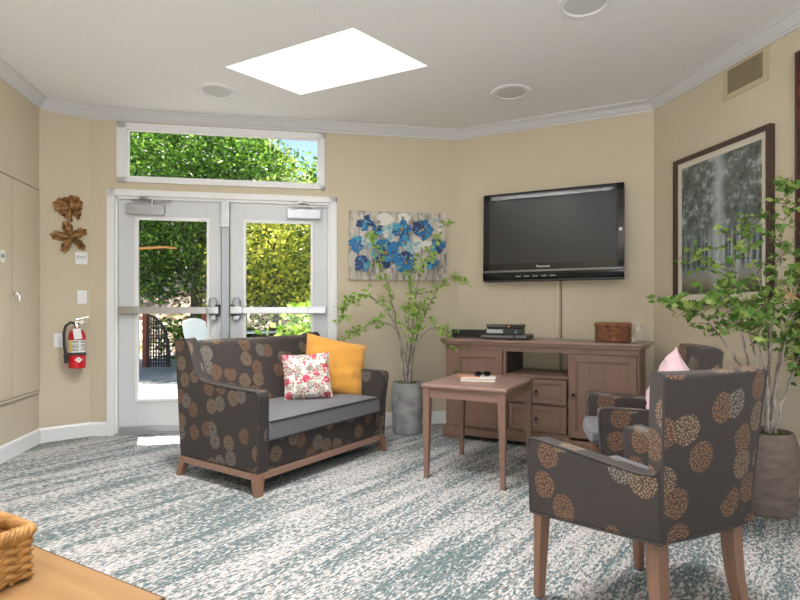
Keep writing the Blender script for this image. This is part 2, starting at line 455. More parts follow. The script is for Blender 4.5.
# crown moulding and baseboards swept along the walls (mitred)
def sweep(pts, prof, closed=False):
    b = bmesh.new(); rings = []
    for i, p in enumerate(pts):
        ds = []
        if i > 0: ds.append((pts[i] - pts[i - 1]).normalized())
        if i < len(pts) - 1: ds.append((pts[i + 1] - pts[i]).normalized())
        ns = [Vector((d.y, -d.x)) for d in ds]
        n = sum(ns, Vector((0, 0))); n.normalize(); k = 1 / max(.3, n.dot(ns[0]))
        rings.append([b.verts.new((p.x + n.x * o * k, p.y + n.y * o * k, z)) for o, z in prof])
    m = len(prof)
    for a, c in zip(rings, rings[1:]):
        for k in range(m): b.faces.new((a[k], a[(k + 1) % m], c[(k + 1) % m], c[k]))
    b.faces.new(rings[0]); b.faces.new(rings[-1][::-1])
    bmesh.ops.recalc_face_normals(b, faces=b.faces)
    g = G(); g.merge(b); return g
crown = [(0, 2.735), (.010, 2.735), (.014, 2.748), (.026, 2.754), (.040, 2.772), (.060, 2.796), (.072, 2.802), (.078, 2.806), (.078, 2.8195), (0, 2.8195)]
struct(obj('trim_1', sweep([LW0, A, B, C, D, RW1], crown), M['trimgrey'], ang=25))['label'] = 'crown moulding'
base = [(0, 0), (.016, 0), (.016, .095), (.011, .112), (.004, .12), (0, .12)]
def wpt(fr, u): return Vector(on(fr, u)[:2])
struct(obj('baseboard_left', sweep([LW0, A, B, wpt(fB, .137)], base), M['white']))
struct(obj('baseboard_right', sweep([wpt(fB, 2.123), C, D, RW1], base), M['white']))

# ------------------------------------------------------------------ double door and transom window
loc, rz, _ = fB
g = G()
for x0, x1, z0, z1 in ((.137, .200, 0, 2.14), (2.060, 2.123, 0, 2.14), (.137, 2.123, 2.085, 2.14)):
    g.box(x0, x1, -.018, .0, z0, z1, .004)
    g.box(x0 + (.01 if x1 < 1 else .0), x1 - (.0 if x1 < 1 else .01), -.024, -.018, z0, z1 - .01, .002)
for x0, x1, z0, z1 in ((.185, .222, 0, 2.10), (2.038, 2.075, 0, 2.10), (.185, 2.075, 2.06, 2.10)):
    g.box(x0, x1, 0, TH, z0, z1)
struct(obj('trim_2', g, M['white'], None, loc, rz))['label'] = 'white door casing'
g = G(); g.box(.19, 2.07, -.02, TH, 0, .014, .004)
struct(obj('trim_3', g, M['alu'], None, loc, rz))['label'] = 'metal threshold'

def door_leaf(name, x0, x1, gx0, gx1, label):
    y0, y1 = .016, .060; z0, z1 = .018, 2.058; gz0, gz1 = .305, 1.888
    g = G()
    g.box(x0, gx0, y0, y1, z0, z1, .002); g.box(gx1, x1, y0, y1, z0, z1, .002)
    g.box(gx0, gx1, y0, y1, z0, gz0); g.box(gx0, gx1, y0, y1, gz1, z1)
    d = struct(obj(name, g, M['doorpaint'], None, loc, rz)); d['label'] = label
    g = G(); w = .022
    for a, b_, c, e in ((gx0 - w, gx0 + .004, gz0 - w, gz1 + w), (gx1 - .004, gx1 + w, gz0 - w, gz1 + w), (gx0, gx1, gz0 - w, gz0 + .004), (gx0, gx1, gz1 - .004, gz1 + w)):
        g.box(a, b_, y0 - .010, y0 + .001, c, e, .003)
    obj('glazing_bead', g, M['white'], d)
    g = G(); g.box(gx0 - .005, gx1 + .005, -.05 + .082, .038, gz0 - .005, gz1 + .005)
    obj('glass_pane', g, M['glass'], d, smooth=False)
    g = G(); g.box(x0 + .01, x1 - .01, y0 - .012, y0, z0 - .004, z0 + .05, .003)
    obj('door_sweep', g, M['alu'], d)
    return d
DL = door_leaf('door_1', .224, 1.084, .380, .966, 'left leaf of the white glazed double door')
DR = door_leaf('door_2', 1.166, 2.036, 1.299, 1.884, 'right leaf of the white glazed double door')
# middle post with its head fitting
g = G(); g.box(1.092, 1.158, -.018, .07, .014, 2.06, .004)
post = struct(obj('trim_4', g, plain('post_grey', (.40, .42, .45), .4, .3), None, loc, rz)); post['label'] = 'grey removable post between the door leaves'
g = G(); g.box(1.088, 1.162, -.034, .0, 1.83, 2.06, .006); g.tube([(1.125, -.034, 1.985), (1.125, -.04, 1.985)], .012, 12); g.box(1.105, 1.145, -.037, -.03, 1.86, 1.90, .003)
obj('post_latch', g, M['alu'], post)
# panic bars
def panic(d, xa, xb, xh, side):
    # xa outer end, xb inner end
    g = G()
    lo, hi = min(xa, xb), max(xa, xb)
    g.box(lo, hi, -.050, -.022, 1.056, 1.116, .006)
    p = obj('panic_bar', g, M['steel'], d)
    g = G(); xm = (xa + .17 * side); g.box(min(xa, xm), max(xa, xm), -.054, .03, 1.052, 1.120, .008)
    obj('end_cap', g, M['steel'], p)
    g = G(); xm = xb - .035 * side; g.box(min(xb, xm), max(xb, xm), -.06, .03, 1.035, 1.137, .006)
    obj('latch_case', g, M['black'], p)
    g = G(); g.box(xh - .055, xh + .055, -.062, .03, 1.05, 1.122, .010)
    obj('lock_case', g, M['steel'], p)
    g = G()
    g.tube([(xh - .036, -.01, 1.12), (xh - .030, -.03, 1.175), (xh - .02, -.035, 1.198), (xh + .02, -.035, 1.198), (xh + .032, -.03, 1.175), (xh + .034, -.01, 1.12)], .007, 8)
    obj('handle_loop', g, M['alu'], p)
    g = G(); g.box(xh - .034, xh + .034, -.045, .03, .985, 1.05, .02, 4)
    obj('lock_cylinder', g, M['alu'], p)
panic(DL, .242, 1.078, 1.022, 1)
panic(DR, 2.022, 1.172, 1.222, -1)
def closer(d, x0, x1, flip):
    g = G(); g.box(x0, x1, -.045, .03, 1.925, 2.012, .006)
    g.box(x0 + .01, x1 - .01, -.049, -.044, 1.935, 2.002, .003)
    c = obj('door_closer', g, M['alu'], d)
    g = G(); xp = x1 - .10 if not flip else x1 - .11
    xj = xp - .12
    g.tube([(xp, -.02, 2.01), (xp, -.02, 2.045)], .016, 12)
    g.box(x0 + .04, x1 + .06, -.034, -.014, 2.036, 2.048, .003)
    g.box(xp - .10, xp - .05, -.04, -.0, 2.048, 2.082, .004)
    g.tube([(xp, -.024, 2.05), (xp - .09, -.05, 2.062)], .009, 8)
    obj('closer_arm', g, M['steel'], c)
closer(DL, .300, .610, False)
closer(DR, 1.668, 1.975, True)

g = G()
for x0, x1, z0, z1 in ((.217, .300, 2.204, 2.724), (1.955, 2.012, 2.204, 2.724), (.217, 2.012, 2.204, 2.252), (.217, 2.012, 2.672, 2.724)):
    g.box(x0, x1, -.018, .05, z0, z1, .004)
for x0, x1, z0, z1 in ((.285, .312, 2.24, 2.685), (1.943, 1.968, 2.24, 2.685), (.285, 1.968, 2.238, 2.262), (.285, 1.968, 2.660, 2.685)):
    g.box(x0, x1, -.006, .035, z0, z1, .003)
win = struct(obj('window_1', g, M['white'], None, loc, rz)); win['label'] = 'white framed transom window above the double door'
g = G(); g.box(.305, 1.95, .018, .024, 2.255, 2.668); obj('glass_pane', g, M['glass'], win, smooth=False)

# ------------------------------------------------------------------ flush cupboard doors in the left wall
loc, rz, LL = fL
uo = LL - 3.0594 + 0.0          # measured positions count back from the corner
def U(u): return u - 3.042 + LL - .012
g = G()
g.box(U(1.2), U(3.042), -.016, 0, 2.066, 2.084, .003); g.box(U(1.2), U(3.042), -.016, 0, .415, .432, .003)
struct(obj('trim_5', g, M['wall'], None, loc, rz))['label'] = 'ledges above and below the wall cupboard doors'
d1 = None
for nm, a, b_, lab in (('door_3', 2.609, 3.036, 'right wallpapered cupboard door in the left wall'), ('door_4', 2.17, 2.601, 'left wallpapered cupboard door in the left wall')):
    g = G(); g.box(U(a), U(b_), -.012, 0, .440, 2.058, .002)
    d = struct(obj(nm, g, M['wall'], None, loc, rz)); d['label'] = lab
    if not d1: d1 = d
g = G(); x = U(2.630)
g.tube([(x, -.012, 1.205), (x, -.022, 1.205)], .020, 16); g.tube([(x, -.022, 1.205), (x, -.045, 1.205)], .008, 10)
g.box(x - .035, x + .012, -.055, -.043, 1.198, 1.226, .005); g.tube([(x - .005, -.05, 1.20), (x - .01, -.052, 1.155)], .006, 8)
obj('door_lock', g, M['chrome'], d1)
g = G(); g.box(U(2.44), U(2.50), -.0145, -.0125, 1.425, 1.515, .001)
g.box(U(2.45), U(2.49), -.0152, -.0145, 1.46, 1.485, 0, mi=1)
tag(obj('door_notice', g, [M['label'], plain('notice_blue', (.10, .25, .35), .6)], None, loc, rz), 'small white notice card on the left cupboard door at the photo\'s left edge', 'sign')

# ------------------------------------------------------------------ things on the diagonal wall
loc, rz, _ = fDg
def leaf_outline(kind, n=160):
    pts = []
    for k in range(n):
        a = 2 * PI * k / n
        if kind == 'maple':
            lob = abs(math.cos(2.5 * (a - PI / 2))) ** 1.2
            r = .052 + .088 * lob + .008 * math.sin(23 * a)
            if abs(a - 1.5 * PI) < .3: r *= .6
        else:
            r = .104 + .014 * math.cos(3 * a - PI / 2) + .005 * math.sin(13 * a) + .004 * math.sin(29 * a) - (.05 if abs(a - 1.5 * PI) < .12 else 0)
        pts.append((r, a))
    return pts
def metal_leaf(label, u, z, kind, rot):
    root = thing('metal_leaf_ornament', label, 'wall ornament', on(fDg, u, -.002, z), rz, 'bronze leaves on the diagonal wall')
    g = G(); outl = leaf_outline(kind); n = len(outl); b = bmesh.new(); rings = []
    for j in range(1, 8):
        t = j / 7
        rg = []
        for r, a in outl:
            rad = r * t
            y = -.034 - .018 * math.cos(t * 2.6) - .012 * math.sin((6 if kind != 'maple' else 5) * a + 2 * t) * t - .006 * math.sin(17 * a + 5 * t) * t
            rg.append(b.verts.new((rad * math.cos(a + rot), y, rad * math.sin(a + rot))))
        rings.append(rg)
    c = b.verts.new((0, -.036, 0))
    for k in range(n): b.faces.new((c, rings[0][k], rings[0][(k + 1) % n]))
    for p, q in zip(rings, rings[1:]):
        for k in range(n): b.faces.new((p[k], q[k], q[(k + 1) % n], p[(k + 1) % n]))
    bmesh.ops.recalc_face_normals(b, faces=b.faces)
    ret = bmesh.ops.extrude_face_region(b, geom=b.faces[:]); vs = [e for e in ret['geom'] if isinstance(e, bmesh.types.BMVert)]
    bmesh.ops.translate(b, verts=vs, vec=(0, .004, 0)); bmesh.ops.recalc_face_normals(b, faces=b.faces)
    g.merge(b); obj('leaf_blade', g, M['bronze'], root, ang=60)
    g = G()
    nl = 5 if kind == 'maple' else 4
    for k in range(nl):
        a = PI / 2 + rot + (k * 2 * PI / 5 if kind == 'maple' else (k - 1.5) * .75)
        g.tube([(0, -.038, 0), (.05 * math.cos(a), -.034, .05 * math.sin(a)), (.085 * math.cos(a), -.022, .085 * math.sin(a))], [.0028, .002, .0008], 6)
    g.tube([(0, -.03, 0), (.01, -.02, -.09)], [.004, .003], 6)
    obj('leaf_veins', g, plain('gold_vein', (.45, .26, .09), .4, .8), root)
    g = G(); g.tube([(0, 0, 0), (0, -.03, 0)], .008, 8); obj('wall_peg', g, M['bronze'], root)
metal_leaf('bronze rounded leaf ornament, the upper of the two on the wall', .212, 1.95, 'round', .4)
metal_leaf('bronze pointed maple leaf ornament below the rounded one', .218, 1.70, 'maple', .25)
# exit sign, switch, outlet
t = thing('exit_sign', 'small white EXIT sign plate below the maple leaf ornament', 'sign', on(fDg, .303, -.001, 1.532), rz)
g = G(); g.box(-.046, .046, -.006, 0, -.052, .052, .002); obj('plate', g, M['white'], t)
text_obj('lettering', 'EXIT', .034, plain('grey_lettering', (.16, .16, .17), .6), t, (0, -.0066, .006), (R(90), 0, 0))
t = thing('light_switch', 'white rocker light switch plate above the fire extinguisher', 'switch', on(fDg, .308, -.001, 1.2), rz)
g = G(); g.box(-.037, .037, -.006, 0, -.058, .058, .003); obj('plate', g, M['white'], t)
g = G(); g.box(-.017, .017, -.010, -.005, -.034, .034, .003); obj('rocker', g, M['white'], t)
t = thing('wall_outlet', 'white power outlet left of the fire extinguisher', 'outlet', on(fDg, .140, -.001, .835), rz)
g = G(); g.box(-.037, .037, -.006, 0, -.058, .058, .003); obj('plate', g, M['white'], t)
for zz in (-.022, .022):
    g = G(); g.box(-.016, .016, -.009, -.005, zz - .015, zz + .015, .004)
    for xx in (-.006, .006): g.box(xx - .0012, xx + .0012, -.0094, -.0088, zz - .004, zz + .006, mi=1)
    obj('socket', g, [M['white'], M['black']], t)
# fire extinguisher
t = thing('fire_extinguisher', 'red fire extinguisher with black hose on the wall beside the double door', 'fire extinguisher', on(fDg, .255, -.087, .60), rz)
g = G(); g.lathe([(.040, .0), (.060, .004), (.063, .015), (.063, .265), (.058, .295), (.042, .318), (.024, .328), (.02, .345)], 32); obj('cylinder', g, M['red'], t)
g = G(); g.lathe([(.0636, .135), (.0640, .136), (.0640, .238), (.0636, .239)], 32, cap0=False, cap1=False); lb = obj('paper_label', g, M['label'], t)
g = G()
for k, zz in enumerate((.228, .218, .20, .19, .18, .165, .155)):
    for a0 in (-2.4, -1.35): g.grid(lambda u, v: (.0646 * math.cos(a0 + u * .85), .0646 * math.sin(a0 + u * .85), zz - .003 + .005 * v), 6, 1)
obj('label_print', g, plain('print_grey', (.14, .14, .14), .6), lb)
g = G(); g.grid(lambda u, v: (.0646 * math.cos(-2.75 + u * .35), .0646 * math.sin(-2.75 + u * .35), .14 + .095 * v), 4, 1); obj('label_stripe', g, M['yellow'], lb)
g = G(); g.lathe([(.0645, .112), (.067, .114), (.067, .134), (.0645, .136)], 32, cap0=False, cap1=False); obj('strap_band', g, M['rubber'], t)
g = G()
dm = [(-.5, 0), (0, .045 * 1.0), (.5, 0), (0, -.045)]
g.grid(lambda u, v: (.0645 * math.sin((u - .5) * .95), -.0645 * math.cos((u - .5) * .95), .075 + (v - .5) * .05 * (1 - abs(2 * u - 1))), 12, 2)
em = obj('diamond_emblem', g, M['label'], t)
g = G()
for k in (-1, 0, 1): g.grid(lambda u, v: (.0650 * math.sin((u - .5) * .12 + k * .16), -.0650 * math.cos((u - .5) * .12 + k * .16), .073 + v * .004), 2, 1)
obj('emblem_print', g, M['red'], em)
g = G(); g.lathe([(.02, .34), (.026, .345), (.026, .365), (.018, .37)], 20); g.box(-.018, .05, -.014, .014, .365, .39, .004)
obj('valve', g, M['chrome'], t)
g = G(); g.hexa([(-.01, -.01, .39), (.085, -.01, .372), (.085, .01, .372), (-.01, .01, .39)], [(-.01, -.01, .398), (.085, -.01, .380), (.085, .01, .380), (-.01, .01, .398)], .003)
g.hexa([(-.01, -.01, .405), (.09, -.01, .425), (.09, .01, .425), (-.01, .01, .405)], [(-.01, -.01, .413), (.09, -.01, .433), (.09, .01, .433), (-.01, .01, .413)], .003)
obj('handle', g, M['chrome'], t)
g = G(); g.tube([(.03, -.02, .385), (.03, -.026, .385)], .016, 16); obj('gauge', g, M['label'], t)
g = G(); g.tube([(-.015, 0, .378), (-.05, -.01, .385), (-.085, -.015, .355), (-.098, -.018, .30), (-.096, -.02, .20), (-.088, -.02, .13), (-.082, -.02, .085)], [.011] * 6 + [.009], 10); obj('hose', g, M['rubber'], t)
g = G(); g.tube([(-.085, -.02, .12), (-.080, -.02, .05)], [.014, .018], 12); g.box(-.10, -.06, -.04, 0, .10, .125, .004); obj('nozzle', g, M['rubber'], t)
g = G(); g.box(.000, .058, -.080, -.074, .245, .335, .002, T=Matrix.Rotation(R(-8), 4, 'Y')); obj('inspection_tag', g, M['white'], t)
g = G(); g.box(-.03, .03, .06, .085, .02, .34, .003); g.box(-.055, .055, .055, .085, -.012, .004, .003); obj('wall_bracket', g, M['alu'], t)

# ------------------------------------------------------------------ flower canvas on the back wall
loc, rz, _ = fB
t = thing('flower_painting', 'unframed canvas of blue poppies on the wall right of the double door', 'painting', on(fB, 2.70, -.002, 1.693), rz)
gq = NG('canvas_paint', (.6, .55, .48), .8)
v1 = gq.noise(gq.coord('Object', (5, 1, 2)), 1.6, 6, .7); v2 = gq.noise(gq.coord('Object', (16, 1, 3)), 1, 5, .75)
gq.color(gq.mix(gq.ramp(v2, [(.49, (0, 0, 0)), (.60, (1, 1, 1))]), gq.ramp(v1, [(.35, (.66, .62, .56)), (.5, (.50, .45, .38)), (.62, (.70, .66, .60))]), gq.ramp(v1, [(.4, (.13, .12, .12)), (.6, (.33, .29, .26))])))
HW, HH = .467, .322
g = G(); g.box(-HW, HW, -.035, 0, -HH, HH, .003); obj('canvas', g, [gq.m], t)
pc = [plain('paint_' + n, c, .6) for n, c in (('deep_blue', (.010, .035, .13)), ('blue', (.012, .15, .36)), ('sky_blue', (.05, .33, .52)), ('pale_blue', (.25, .43, .47)), ('white', (.70, .68, .62)), ('ochre', (.62, .28, .03)), ('dark', (.02, .02, .035)), ('grey', (.26, .25, .24)))]
rng = random.Random(4); g = G(); lay = [0.0]
def blob(x, z, rx, rzz, c, rot=0., wob=.12, n=22):
    lay[0] += .00006; y = -.0355 - lay[0]; ph = [rng.uniform(0, 6.28) for _ in range(3)]
    pts = []
    for k in range(n):
        a = 2 * PI * k / n; w = 1 + wob * (math.sin(3 * a + ph[0]) * .6 + math.sin(5 * a + ph[1]) * .4 + math.sin(9 * a + ph[2]) * .25)
        px, pz = rx * w * math.cos(a), rzz * w * math.sin(a)
        pts.append((x + px * math.cos(rot) - pz * math.sin(rot), y, z + px * math.sin(rot) + pz * math.cos(rot)))
    g.poly(pts, c)
def cpos(px, py): return ((px - 400) / 560 * 2 * HW + .018, (265 - py) / 375 * 2 * HH)   # from the 800 px zoom of the canvas
for px, py, r in ((310, 120, .075), (420, 110, .06), (555, 260, .06), (500, 250, .05)): blob(*cpos(px, py), r, r * .8, 4)
def flower(px, py, r, squash=1., rot=0., eye=True, pale=False):
    x, z = cpos(px, py); r *= 1.13
    def at_(d, a, q=1.): 
        u_, w_ = d * math.cos(a), d * math.sin(a) * squash
        return x + u_ * math.cos(rot) - w_ * math.sin(rot), z + u_ * math.sin(rot) + w_ * math.cos(rot)
    np_ = rng.choice([4, 5, 5]); a0 = rng.uniform(0, 6.28)
    for k in range(np_):                                   # ragged petals
        a = a0 + k * 2 * PI / np_ + rng.uniform(-.25, .25); c_ = rng.choice([0, 1, 1, 2] if not pale else [3, 3, 4, 2])
        cx_, cz2 = at_(r * .52, a); blob(cx_, cz2, r * rng.uniform(.48, .62), r * rng.uniform(.48, .60) * squash, c_, a + rot, .22, 20)
    for k in range(26):                                    # brush strokes along the petals
        a = rng.uniform(0, 6.28); d = r * rng.uniform(.25, .95)
        cx_, cz2 = at_(d, a); blob(cx_, cz2, r * rng.uniform(.10, .28), r * rng.uniform(.035, .09), rng.choice([0, 0, 1, 2, 2, 3, 7] if not pale else [2, 3, 3, 4, 4, 7]), a + rot + rng.uniform(-.5, .5), .25, 10)
    if eye:
        for k in range(9):
            a = rng.uniform(0, 6.28); cx_, cz2 = at_(r * .17, a); blob(cx_, cz2, r * .12, r * .04, 6, a, .2, 8)
        blob(x, z, r * .15, r * .13, 5, 0, .3, 12); blob(x - r * .02, z - r * .02, r * .06, r * .05, 6, 0, .2, 8)
for k in range(26): blob(rng.uniform(-.44, .44), rng.uniform(-.31, -.05), rng.uniform(.002, .006), rng.uniform(.03, .09), rng.choice([6, 7, 7]), rng.uniform(-.25, .25), .05, 10)
for k in range(30): blob(rng.uniform(-.42, .42), rng.uniform(-.29, .29), rng.uniform(.01, .035), rng.uniform(.008, .02), rng.choice([7, 7, 4, 4, 3]), rng.uniform(-.3, .3), .3, 12)
flower(200, 145, .075, .72, .5, False); flower(270, 185, .05, 1., 0, False); flower(335, 190, .06, 1., 0, False, True); flower(405, 175, .085, .75, .2)
flower(527, 172, .085, .95, .1); flower(150, 260, .062, 1.2, .2, False); flower(225, 250, .065, .9, 0, False, True); flower(420, 245, .06, .9, .4)
flower(455, 275, .06, .8, .2, False, True); flower(615, 260, .068, .9, .3, False); flower(310, 305, .115, 1.0, 0); flower(425, 355, .082, 1.05, .1)
flower(180, 365, .068, .9, -.3, False); flower(580, 360, .06, .6, .6, False); flower(475, 290, .035, 1, 0, False, True)
obj('painted_flowers', g, pc, t, smooth=False)

# ------------------------------------------------------------------ television on the corner wall
loc, rz, _ = fC
tilt = Matrix.Rotation(R(-1.5), 4, 'X')
t = thing('television', 'black flat screen television mounted high on the corner wall', 'television', on(fC, .895, -.132, 1.345), rz)
TW = .60; TZ = .80
g = G(); g.box(-TW, TW, 0, .07, .0, TZ, .008, T=tilt); g.box(-TW * .8, TW * .8, .06, .10, .08, TZ - .1, .02, T=tilt); obj('housing', g, M['black'], t)
g = G()
for x0, x1, z0, z1 in ((-TW, -TW + .058, .10, TZ), (TW - .058, TW, .10, TZ), (-TW, TW, TZ - .062, TZ), (-TW, TW, .10, .165)):
    g.box(x0, x1, -.014, .002, z0, z1, .004, T=tilt)
bz = obj('bezel', g, M['blackgloss'], t)
g = G(); g.box(-TW + .05, TW - .05, -.004, .004, .155, TZ - .055, T=tilt); obj('screen', g, M['screen'], t)
g = G(); b = bmesh.new()
g.hexa([(-TW, -.012, .095), (TW, -.012, .095), (TW, .05, .095), (-TW, .05, .095)], [(-TW, -.016, .098), (TW, -.016, .098), (TW, .05, .098), (-TW, .05, .098)], T=tilt)
g.box(-TW, TW, -.0175, .03, .083, .10, .003, T=tilt); obj('trim_strip', g, M['silverline'], t)
g = G(); g.prism([(-.016, .083), (.05, .083), (.05, 0), (.012, 0), (-.006, .025), (-.014, .05)], -TW, TW, 'x', T=tilt); sp = obj('speaker_bar', g, M['blackgloss'], t)
g = G()
for k in range(5): g.box(-.30 + k * .075, -.25 + k * .075, -.0145, -.008, .038, .052, .002, T=tilt)
obj('control_panel', g, M['silverline'], sp)
tx = text_obj('brand_lettering', 'Panasonic', .030, plain('silver_lettering', (.6, .6, .6), .4, .3), t, tilt @ Vector((-.055, -.0146, .128)), (R(90), 0, 0))
g = G(); g.box(TW - .040, TW - .015, -.0165, -.012, .40, .425, .004, T=tilt); obj('energy_sticker', g, M['label'], t)
g = G(); g.box(-.2, .2, .09, .128, .25, .6, .004); g.box(-.05, .05, .06, .128, .3, .55, .004); obj('wall_mount', g, M['black'], t)
# cable and cord cover below the television
g = G(); g.box(.922, .958, -.016, -.0005, .13, 1.40, .003)
tag(obj('cord_cover', g, M['wall'], None, loc, rz), 'beige vertical cord cover on the wall below the television', 'cord cover')
g = G(); g.tube([on(fC, .972, -.012, 1.42), on(fC, .972, -.009, 1.3), on(fC, .974, -.009, 1.0), on(fC, .972, -.009, .6), on(fC, .972, -.009, .2)], .0055, 8)
tag(obj('power_cord', g, plain('brown_cord', (.18, .11, .06), .5)), 'brown power cord running down the wall beside the cord cover', 'cord')

# ------------------------------------------------------------------ right wall: print, vent, big dark painting
loc, rz, _ = fR
t = thing('framed_print', 'large dark framed print of misty tall trees on the right wall', 'picture', on(fR, .722, -.002, 1.675), rz)
fw, fh = .437, .557
g = G()
for x0, x1, z0, z1 in ((-fw, -fw + .032, -fh, fh), (fw - .032, fw, -fh, fh), (-fw + .032, fw - .032, fh - .032, fh), (-fw + .032, fw - .032, -fh, -fh + .032)):
    g.box(x0, x1, -.042, 0, z0, z1, .004)
obj('frame', g, M['framewood'], t)
g = G(); g.box(-fw + .02, fw - .02, -.020, -.002, -fh + .02, fh - .02); obj('mat_board', g, M['mat'], t)
gp = NG('misty_trees', (.4, .4, .4), .7)
vv = gp.coord('Object', (1, 1, 1)); sx = gp.n('ShaderNodeSeparateXYZ'); gp.l(vv, sx.inputs[0]); X, Z = sx.outputs['X'], sx.outputs['Z']
n_leaf = gp.noise(gp.coord('Object', (1, 1, 1)), 16, 6, .7); n_tr = gp.noise(gp.coord('Object', (30, 1, .8)), 1, 2); n_m = gp.noise(gp.coord('Object', (1, 1, 1)), 4, 4)
gapx = gp.math('ABSOLUTE', gp.math('ADD', X, gp.math('MULTIPLY', gp.math('SUBTRACT', n_m, .5), .16)))
gap = gp.ramp(gapx, [(.0, (1, 1, 1)), (.075, (0, 0, 0))])
crownz = gp.math('ADD', Z, gp.math('MULTIPLY', gp.math('SUBTRACT', n_leaf, .5), .7))
cz = gp.ramp(gp.math('ADD', gp.math('MULTIPLY', crownz, 1.6), .5), [(.25, (0, 0, 0)), (.5, (1, 1, 1))])
leafc = gp.ramp(n_leaf, [(.35, (.05, .062, .05)), (.53, (.14, .165, .145)), (.66, (.40, .44, .44))])
trunk = gp.ramp(n_tr, [(.40, (.05, .06, .065)), (.52, (.15, .175, .195)), (.62, (.40, .45, .48))])
grd = gp.ramp(gp.math('ADD', gp.math('MULTIPLY', Z, 1.), .5), [(.05, (.10, .10, .07)), (.12, (.26, .24, .17)), (.2, (.27, .30, .32))])
low = gp.mix(gp.ramp(gp.math('ADD', Z, .5), [(.17, (1, 1, 1)), (.24, (0, 0, 0))]), trunk, grd)
pic = gp.mix(cz, low, leafc)
gp.color(gp.mix(gp.math('MULTIPLY', gap, .7), pic, (.50, .55, .57)))
g = G(); g.box(-fw + .078, fw - .078, -.0225, -.019, -fh + .085, fh - .075); obj('print_sheet', g, gp.m, t, smooth=False)
g = G(); g.box(-fw + .03, fw - .03, -.030, -.028, -fh + .03, fh - .03); obj('glass', g, M['glass'], t, smooth=False)

t = thing('air_vent', 'beige air return vent high on the right wall under the crown moulding', 'vent', on(fR, .930, -.001, 2.655), rz)
g = G()
for x0, x1, z0, z1 in ((-.185, -.142, -.135, .078), (.142, .185, -.135, .078), (-.142, .142, .058, .078), (-.142, .142, -.135, -.10)): g.box(x0, x1, -.008, 0, z0, z1, .002)
obj('vent_frame', g, plain('vent_frame_beige', (.52, .43, .29), .5), t)
g = G(); g.box(-.142, .142, -.003, -.001, -.10, .058); obj('vent_back', g, M['ventdark'], t)
g = G()
for k in range(20):
    x = -.135 + k * .0142; g.box(x - .003, x + .003, -.011, -.002, -.10, .058, T=None)
obj('louvers', g, M['ventbeige'], t)

t = thing('abstract_painting', 'tall dark red painting at the right edge of the photo', 'painting', on(fR, 1.738, -.002, 1.643), rz)
gq = NG('dark_red_paint', (.2, .02, .02), .5); nn = gq.noise(gq.coord('Object', (1.5, 1, 3)), 2, 5, .7)
gq.color(gq.ramp(nn, [(.36, (.02, .010, .009)), (.52, (.09, .014, .012)), (.64, (.28, .03, .02)), (.72, (.40, .16, .05))]))
g = G(); g.box(-.40, .40, -.030, 0, -.925, .925); obj('canvas', g, gq.m, t, smooth=False)
g = G()
for x0, x1, z0, z1 in ((-.415, -.40, -.94, .94), (.40, .415, -.94, .94), (-.415, .415, .925, .94), (-.415, .415, -.94, -.925)): g.box(x0, x1, -.036, 0, z0, z1, .002)
obj('frame', g, M['framewood'], t)

# ------------------------------------------------------------------ ceiling lights
cl_lab = ['round recessed ceiling light left of the skylight', 'round recessed ceiling light right of the skylight above the television', 'round recessed ceiling light at the top edge of the photo, nearest']
for (x, y), lab in zip(((-1.447, 4.218), (.882, 4.237), (1.045, 3.013)), cl_lab):
    t = thing('ceiling_light', lab, 'ceiling light', (x, y, CEIL), 0, 'recessed ceiling lights')
    g = G(); g.lathe([(.112, -.004), (.120, -.012), (.150, -.010), (.157, -.002), (.157, -.0005), (.112, -.0005)], 40, cap0=False, cap1=False); obj('trim_ring', g, M['white'], t)
    g = G(); g.lathe([(.001, -.006), (.112, -.005)], 40, cap0=True, cap1=False); obj('lens', g, M['opticwhite'], t)

# ------------------------------------------------------------------ pillows
def pillow_g(w, h, th, seed=0, wr=.006, n=26):
    rng = random.Random(seed); ph = [rng.uniform(0, 6.28) for _ in range(6)]
    def f(sgn):
        def fn(u, v):
            a, b = 2 * u - 1, 2 * v - 1
            pin = 1 - .055 * (1 - a * a) * abs(b) ** 3; pin2 = 1 - .055 * (1 - b * b) * abs(a) ** 3
            t = max(0., (1 - a ** 4)) ** .55 * max(0., (1 - b ** 4)) ** .55
            wrk = wr * (math.sin(9 * a + 5 * b + ph[0]) + math.sin(14 * b - 4 * a + ph[1]) * .6 + math.sin(21 * a + ph[2]) * .3 + .8 * math.sin(6 * (a * a + b * b) + ph[3])) * t
            return (a * w / 2 * pin2, sgn * (th / 2 * t) + wrk, b * h / 2 * pin)
        return fn
    g = G(); g.grid(f(-1), n, n); g.grid(f(1), n, n)
    bmesh.ops.remove_doubles(g.bm, verts=g.bm.verts, dist=1e-5); bmesh.ops.recalc_face_normals(g.bm, faces=g.bm.faces)
    return g
def pillow(name, label, loc, rot, w, h, th, mat, seed, group=None, pip=None):
    root = thing(name, label, 'pillow', loc, 0, group); root.rotation_euler = rot
    g = pillow_g(w, h, th, seed); bmesh.ops.translate(g.bm, verts=g.bm.verts, vec=(0, 0, h / 2))
    obj('cushion', g, mat, root, ang=80)
    g = G(); pts = []
    for k in range(80):
        q = k / 20; s = int(q); a = 2 * (q - s) - 1
        P = [(a, -1), (1, a), (-a, 1), (-1, -a)][s]
        pin = 1 - .055 * (1 - P[0] ** 2) * abs(P[1]) ** 3; pin2 = 1 - .055 * (1 - P[1] ** 2) * abs(P[0]) ** 3
        pts.append((P[0] * w / 2 * pin2, 0, P[1] * h / 2 * pin + h / 2))
    g.tube(pts, .004, 6, closed=True); obj('seam', g, pip or mat, root)
    return root

